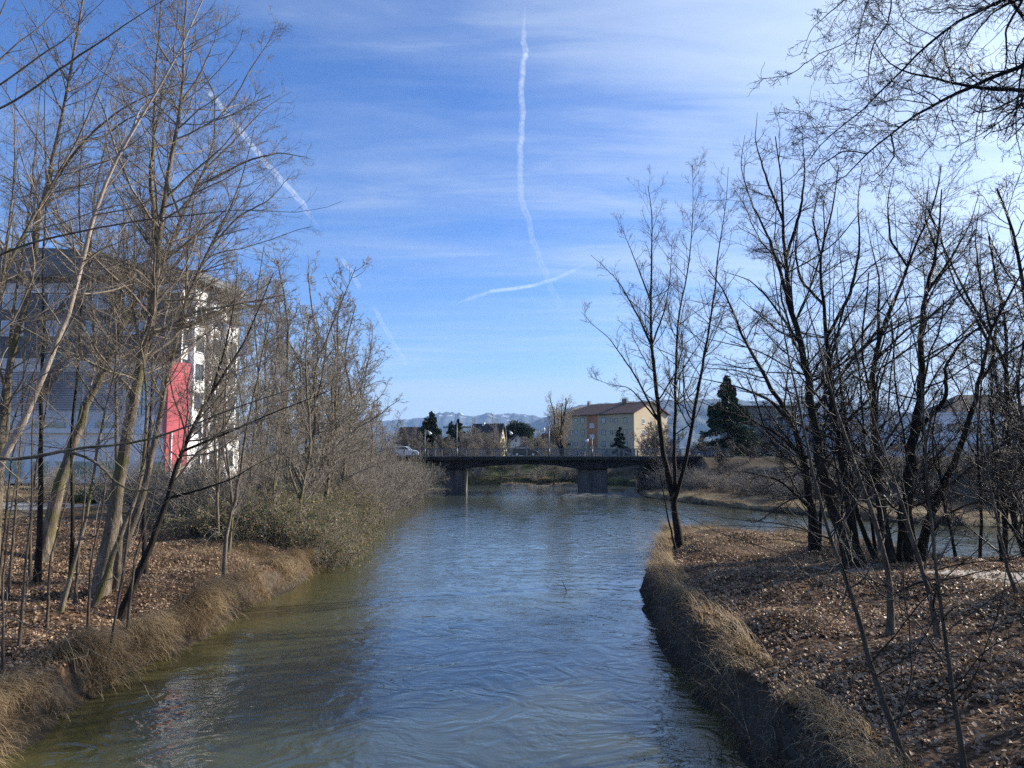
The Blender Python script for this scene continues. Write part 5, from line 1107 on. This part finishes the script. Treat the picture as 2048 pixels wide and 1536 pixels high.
BR = [proto_shrub(211, 90, 2.2, 2.2, MF, 'bramble_bush', 2600, M['leaf_bramble'], 0.12), proto_shrub(212, 90, 2.2, 2.4, MF, 'bramble_bush', 3000, M['leaf_bramble'], 0.14)]
IV = [proto_shrub(221, 40, 1.2, 1.4, MF, 'evergreen_bush', 3200, M['ivy'], 0.10, 0.09)]
rs = random.Random(5)
def strew(protos, spots, lab, grp, cat='bush'):
    for (x, y, s) in spots:
        z = zg(x, y); protos[rs.randrange(len(protos))].put((x, y, z-0.1), (s*rs.uniform(.9, 1.15), s*rs.uniform(.9, 1.15), s*rs.uniform(.85, 1.1)), rs.uniform(0, 6.28), lab, grp, cat)
sp_ = []
for i in range(34):
    y = rs.uniform(37.5, 60); xe = np.interp(y, [33, 38, 43, 55, 75], [-9.2, -9.4, -10.2, -11.5, -13.2]); sp_.append((xe - rs.uniform(-0.2, 5.5), y, rs.uniform(0.85, 1.35)))
for y in (38.5, 41, 43.5, 46, 49, 52): sp_.append((float(np.interp(y, [38, 43, 55], [-9.3, -9.9, -11.3]))+0.2, y, 1.05))
strew(BR, sp_, 'bramble mound with small green and brown leaves spilling over the left bank', 'bramble bushes on the left bank')
sp_ = []
for i in range(50):
    y = rs.uniform(40, 104); xe = np.interp(y, [33, 38, 43, 55, 75, 90, 108], [-9.2, -9.4, -10.2, -11.5, -12.6, -13.2, -13.6]); sp_.append((xe - abs(rs.gauss(0, 5))-0.2 - (4 if y < 60 else 0), y, rs.uniform(0.9, 1.7)))
for y in (62, 66, 70, 74, 79, 84, 89, 94, 99, 103): sp_.append((float(np.interp(y, [55, 75, 90, 108], [-11.2, -12.1, -12.6, -13.0])), y, 1.3+0.5*(y > 80)))
for y in (82, 87, 91, 95, 98, 101, 104): sp_.append((float(np.interp(y, [75, 90, 108], [-12.8, -13.4, -14.0])), y, 1.9))
strew(SB, sp_, 'leafless brown shrub in the thicket along the left bank toward the bridge', 'bare shrubs along the left bank')
sp_ = [(rs.uniform(-34, -12), rs.uniform(66, 70.5), rs.uniform(0.8, 1.3)) for i in range(14)] + [(rs.uniform(-40, -22), rs.uniform(53, 64), rs.uniform(0.6, 1.0)) for i in range(8)]
strew(SB, sp_, 'leafless shrub in front of the tall building beyond the footpath', 'bare shrubs before the tall building')
strew(IV, [(-26.5+rs.uniform(-4, 3), 56+rs.uniform(-2, 2), rs.uniform(0.8, 1.2)) for i in range(7)], 'dark evergreen bush beside the footpath before the ground-floor windows', 'evergreen bushes by the footpath')
strew(SB, [(rs.uniform(-25, -17), rs.uniform(98, 107.5), rs.uniform(1.0, 1.6)) for i in range(12)], 'tall bare brown shrub against the left end of the bridge', 'shrubs at the left end of the bridge')
# far banks
sp_ = [(rs.uniform(19.5, 25), rs.uniform(98, 127), rs.uniform(0.8, 1.4)) for i in range(18)]
strew(SB, sp_, 'dark bare shrub on the bank at the right end of the bridge', 'shrubs at the right end of the bridge')
sp_ = []
for i in range(110):
    x = rs.uniform(23, 75); y = np.interp(x, [21, 25, 28, 34, 42, 60, 130], [92, 83, 72, 63, 56, 49, 44]) + rs.uniform(8, 24); sp_.append((x, y, rs.uniform(0.7, 1.25)))
strew(SB, sp_, 'bare brown shrub on the slope across the side channel', 'shrubs across the side channel')
sp_ = [(rs.uniform(-16, 18), rs.uniform(142, 158), rs.uniform(0.7, 1.3)) for i in range(44)]
strew(SB, sp_, 'low bare shrub on the green bank behind the bridge', 'shrubs behind the bridge')
sp_ = []
for u, v in ((1480,1090),(1530,1075),(1570,1085),(1430,1120),(1900,1140),(1960,1165),(1990,1150),(1650,1120),(1520,1180),(1560,1230),(1620,1300),(1500,1440),(1540,1500),(1440,1390),(1600,1490),(1690,1520),(1660,1430)):
    p = gnd(u, v, 1.1); sp_.append((p[0], p[1], rs.uniform(0.28, 0.45)))
strew([proto_shrub(231, 22, 2.2, 1.2, MDs)], sp_, 'low dead twiggy shrub on the leafy spit', 'dead twiggy shrubs on the spit')

# ------------------------------------------------------------------ grass and fallen leaves (uncountable)
def scatter(n, x0, x1, y0, y1, cond, rng, dens_fn=None):
    x = rng.uniform(x0, x1, n); y = rng.uniform(y0, y1, n); d = sdf(x, y); k = cond(x, y, d)
    if dens_fn is not None: k &= rng.random(n) < dens_fn(x, y, d)
    x, y, d = x[k], y[k], d[k]; return x, y, height(x, y, d), d
def grad(x, y):
    e = 0.15; gx_ = sdf(x+e, y)-sdf(x-e, y); gy_ = sdf(x, y+e)-sdf(x, y-e); g = np.stack([gx_, gy_], 1); return g/(np.linalg.norm(g, axis=1)[:, None]+1e-9)
def blades(x, y, z, L, rng, out=0.0, droop=0.9, width=0.006, stiff=1.0):
    n = len(x); g = grad(x, y); a = rng.random(n)*6.283
    h = np.stack([np.cos(a), np.sin(a)], 1)*0.6 - g*out; h = h/(np.linalg.norm(h, axis=1)[:, None]+1e-9)
    w = width*rng.uniform(0.6, 1.6, n); pr = np.stack([-h[:, 1], h[:, 0]], 1)
    el = np.radians(rng.uniform(40, 88, n)); P = [np.stack([x, y, z-0.02], 1)]; k = 4; st = L/k
    for i in range(k):
        hz = np.cos(el)*st; P.append(P[-1] + np.stack([h[:, 0]*hz, h[:, 1]*hz, np.sin(el)*st], 1)); el = el - droop*rng.uniform(0.5, 1.3, n)
    Vs = []
    for i, p in enumerate(P):
        ww = w*(1-0.85*i/k); o = np.stack([pr[:, 0]*ww, pr[:, 1]*ww, 0*ww], 1); Vs += [p-o, p+o]
    V = np.stack(Vs, 1).reshape(-1, 3); b_ = np.arange(n)[:, None]*(2*(k+1))
    F = np.concatenate([np.stack([b_+2*i, b_+2*i+1, b_+2*i+3, b_+2*i+2], -1).reshape(-1, 4) for i in range(k)])
    return V, F, np.repeat(rng.random(n), 2*(k+1))
def stuff(name, packs, mat, label, cat):
    base = 0; VV, FF, CC = [], [], []
    for V, F, c in packs: VV.append(V); FF.append(F+base); CC.append(c); base += len(V)
    return tag(link_mesh(name, np_mesh(name, np.concatenate(VV), np.concatenate(FF), False, np.concatenate(CC)), mat), label, cat, kind='stuff')
rng = np.random.default_rng(77)
pk = []
clump = lambda x, y, d: sm((vnoise(x, y, 0.5, 21)*0.5+vnoise(x, y, 1.9, 22)*0.5-0.36)/0.12)*0.95+0.05
x, y, z, d = scatter(150000, -13, -8.2, 11, 45, lambda x, y, d: (d > -0.05) & (d < 0.9), rng, clump); pk.append(blades(x, y, z+0.02, rng.uniform(0.3, 0.9, len(x))*(0.35+1.3*vnoise(x, y, 0.7, 61)), rng, 0.8, 0.6, 0.007))
x, y, z, d = scatter(160000, 3.5, 18, 9, 47, lambda x, y, d: (d > 0.12) & (d < 1.15), rng, clump); pk.append(blades(x, y, z+0.02, rng.uniform(0.3, 0.9, len(x))*(0.35+1.3*vnoise(x, y, 0.7, 62)), rng, 0.8, 0.6, 0.007))
x, y, z, d = scatter(50000, 3.5, 18, 9, 47, lambda x, y, d: (d > -0.08) & (d < 0.2), rng, lambda x, y, d: 0.25+0.6*(vnoise(x, y, 0.6, 91) > 0.5)); pk.append(blades(x, y, z+0.02, rng.uniform(0.15, 0.6, len(x)), rng, 1.0, 0.7, 0.006))
x, y, z, d = scatter(60000, -19, -9, 24, 46, lambda x, y, d: (d > 0.8) & (d < 6), rng, lambda x, y, d: vnoise(x, y, 2.2, 31)**2*1.1); pk.append(blades(x, y, z, rng.uniform(0.15, 0.42, len(x)), rng, 0.3, 0.5, 0.006))
x, y, z, d = scatter(60000, 4, 19, 14, 47, lambda x, y, d: (d > 0.8), rng, lambda x, y, d: np.where(y > 34, 0.75, 0.14)*(vnoise(x, y, 1.6, 33) > 0.4)); pk.append(blades(x, y, z, rng.uniform(0.12, 0.40, len(x)), rng, 0.2, 0.5, 0.006))
x, y, z, d = scatter(60000, 19, 70, 44, 112, lambda x, y, d: (d > -0.05) & (d < 9), rng, lambda x, y, d: sm((vnoise(x, y, 1.9, 71)-0.35)/0.2)); pk.append(blades(x, y, z, rng.uniform(0.3, 0.8, len(x)), rng, 0.3, 0.5, 0.014))
x, y, z, d = scatter(9000, -8, 16, 131, 138, lambda x, y, d: d < -1, rng); k_ = z > 0.12; x, y, z = x[k_], y[k_], z[k_]; pk.append(blades(x, y, z, rng.uniform(0.3, 0.7, len(x)), rng, 0.0, 0.5, 0.02))
x, y, z, d = scatter(16000, -22, 22, 140, 150, lambda x, y, d: (d > -0.1) & (d < 2), rng); pk.append(blades(x, y, z, rng.uniform(0.3, 0.8, len(x)), rng, 1.0, 0.6, 0.02))
stuff('dry_grass', pk, M['grass_dry'], 'straw-coloured dry grass hanging over the cut river banks', 'grass')
pk = []
x, y, z, d = scatter(60000, -40, 40, 143, 170, lambda x, y, d: (d > 1.5) & (d < 22), rng, lambda x, y, d: vnoise(x, y, 5.0, 43) > 0.5); pk.append(blades(x, y, z, rng.uniform(0.15, 0.4, len(x)), rng, 0, 0.4, 0.03))
x, y, z, d = scatter(14000, -15, -9, 32, 42, lambda x, y, d: (d > 0.2) & (d < 3.5), rng, lambda x, y, d: vnoise(x, y, 1.2, 41) > 0.5); pk.append(blades(x, y, z, rng.uniform(0.12, 0.3, len(x)), rng, 0.5, 0.5, 0.006))
stuff('green_grass', pk, M['grass_green'], 'green grass on the bank behind the bridge and in patches on the left', 'grass')
def leaves(x, y, z, rng, s0=0.02, s1=0.082, tilt=0.7):
    n = len(x); nv = nrm(np.stack([rng.normal(size=n)*tilt, rng.normal(size=n)*tilt, np.ones(n)], 1)); u = nrm(np.cross(nv, rng.normal(size=(n, 3)))); v = np.cross(nv, u)
    s = rng.uniform(s0, s1, n)[:, None]; C = np.stack([x, y, z+0.015+rng.random(n)*0.03], 1); cup = nv*s*rng.uniform(-0.15, 0.45, n)[:, None]
    V = np.stack([C-u*s*0.75, C-u*s*0.15-v*s*0.55+cup, C+u*s*0.3-v*s*0.45+cup, C+u*s*0.8, C+u*s*0.3+v*s*0.45+cup, C-u*s*0.15+v*s*0.55+cup], 1).reshape(-1, 3)
    b_ = np.arange(n)*6; F = np.concatenate([np.stack([b_, b_+1, b_+2, b_+3], 1), np.stack([b_, b_+3, b_+4, b_+5], 1)])
    return V, F, np.repeat(rng.random(n), 6)
pk = []
x, y, z, d = scatter(330000, -26, -8.5, 11, 42, lambda x, y, d: d > 0.35, rng, lambda x, y, d: np.where(y < 30, 1.0, 0.45)*(0.12+0.88*sm((vnoise(x, y, 1.5, 51)*0.6+vnoise(x, y, 0.4, 52)*0.4-0.3)/0.3))); pk.append(leaves(x, y, z, rng))
x, y, z, d = scatter(330000, 4.5, 24, 8, 38, lambda x, y, d: d > 0.5, rng, lambda x, y, d: np.where((y < 27), 1.0, 0.4)*(0.10+0.90*sm((vnoise(x, y, 1.4, 53)*0.6+vnoise(x, y, 0.4, 54)*0.4-0.33)/0.3))*np.where(np.abs(y - np.interp(x, [11.5, 14, 18, 26], [24.5, 21.8, 20.6, 19.5])) + np.maximum(11-x, 0) < 1.3, 0.10, 1)); pk.append(leaves(x, y, z, rng))
stuff('fallen_leaves', pk, M['leaf_litter'], 'brown fallen leaves covering both banks under the trees', 'leaf litter')

pk = []
x, y, z, d = scatter(2600, -24, 20, 10, 36, lambda x, y, d: d > 0.6, rng, lambda x, y, d: 0.35+0*x)
nn_ = len(x); a_ = rng.random(nn_)*6.283; L_ = rng.uniform(0.15, 0.9, nn_); P_ = np.zeros((nn_, 5, 3)); P_[:, 0] = np.stack([x, y, z+0.03], 1)
for q_ in range(1, 5):
    a_ = a_ + rng.normal(size=nn_)*0.3; P_[:, q_, 0] = P_[:, q_-1, 0]+np.cos(a_)*L_/4; P_[:, q_, 1] = P_[:, q_-1, 1]+np.sin(a_)*L_/4
    P_[:, q_, 2] = height(P_[:, q_, 0], P_[:, q_, 1]) + 0.03 + rng.random(nn_)*0.05
V, F = tube_mesh([(P_, np.linspace(0.009, 0.004, 5)[None, :]*rng.uniform(0.6, 1.5, nn_)[:, None], 4)])
tag(link_mesh('fallen_twigs', np_mesh('fallen_twigs', V, F, True), M['bark_s']), 'thin fallen twigs lying among the dead leaves', 'twigs', kind='stuff')
# twig caught in the stream
p = gnd(1131, 1183, 0.0); tw = MB()
tw.tube([p+[0, 0, -0.1], p+[0.03, 0, 0.06], p+[-0.06, 0, 0.26], p+[-0.12, 0, 0.42]], [0.02, 0.022, 0.014, 0.006], 6).tube([p+[-0.03, 0, 0.2], p+[-0.22, 0.05, 0.24], p+[-0.34, 0, 0.30]], [0.012, 0.009, 0.004], 5)
tag(tw.build('driftwood_twig', M['bark_d'], None, True), 'small dead twig sticking out of the open water in mid river', 'twig')
# long bare shoots leaning out over the water from the near right bank
tree('leaning_shoot', 'long pale shoots leaning out over the water at the near right bank', [
    S([(1525,1465),(1473,1397),(1407,1302),(1365,1262),(1324,1231)], 13.5, 4.5, 1.3, 1.0, True), S([(1500,1432),(1470,1360),(1452,1290),(1440,1235)], 13.6, 2.5, 1, 0.5), S([(1473,1397),(1430,1380),(1395,1365)], 13.6, 2, 0.8)],
    [dict(dens=2.5, t0=0.2, ang=(15, 45), lf=0.25, rf=0.6, npt=5, wob=0.08, up=0.03, minr=0.003, lmax=0.8, sides=4, lmin=0.2)], MS, 'shoots', seed=61, flare=False)

# ------------------------------------------------------------------ haze: one closed box of even, thin air
hz = bpy.data.materials.new('haze_air'); hz.use_nodes = True; t = hz.node_tree; t.nodes.clear()
pv = t.nodes.new('ShaderNodeVolumePrincipled'); pv.inputs['Color'].default_value = (0.38, 0.62, 1.0, 1); pv.inputs['Density'].default_value = 6.5e-5; pv.inputs['Anisotropy'].default_value = 0.0
oo = t.nodes.new('ShaderNodeOutputMaterial'); t.links.new(pv.outputs[0], oo.inputs['Volume'])
tag(MB().box(-9500, -300, -60, 9500, 12600, 700).build('haze', hz), kind='stuff')
def number(group, key, text):
    g = sorted([o for o in scene.objects if o.get('group') == group and o.get('category')], key=key)
    for i, o in enumerate(g[:30]): o['label'] = text % ORD[i]
scr = lambda o: o.location[0]/max(o.location[1], 1)
number('bare trees along the left bank', lambda o: scr(o), 'bare tree in the left bank row toward the bridge, %s from the left')
number('saplings on the left bank', lambda o: scr(o), 'thin bare sapling among the big left trunks, %s from the left')
number('shrubs at the left end of the bridge', lambda o: scr(o), 'tall bare shrub against the left end of the bridge, %s from the left')
number('slim trees on the left bank', lambda o: scr(o), 'slim bare tree among the bigger trunks of the left grove, %s from the left')
number('dark trees past the right end of the bridge', lambda o: scr(o), 'dark bare tree beside the right bridge approach, %s from the left')
number('slender stems on the right spit', lambda o: scr(o), 'slender dark bare stem among the right grove, %s from the left')
number('small trees on the far bank', lambda o: scr(o), 'small dark bare tree on the bank behind the right grove, %s from the left')
number('garden trees behind the bridge', lambda o: scr(o), 'small brown bare garden tree above the bridge railing, %s from the left')
number('shrubs at the right end of the bridge', lambda o: scr(o), 'dark bare shrub at the right end of the bridge, %s from the left')
number('dead twiggy shrubs on the spit', lambda o: scr(o), 'low dead twiggy shrub on the leafy spit, %s from the left')
number('bare shrubs before the tall building', lambda o: scr(o), 'leafless shrub before the tall building, %s from the left')
number('evergreen bushes by the footpath', lambda o: scr(o), 'dark evergreen bush beside the left footpath, %s from the left')
number('trees at the right end of the spit', lambda o: scr(o), 'bare tree at the right end of the spit, %s from the left, added for shade where out of view')
for o in scene.objects:
    if o.type == 'EMPTY' and not o.get("label"): print("NO LABEL", o.name)
print("objects", len(scene.objects), "tree quads", sum(n for _, n in TREES), file=open("/tmp/cnt.txt","w"))
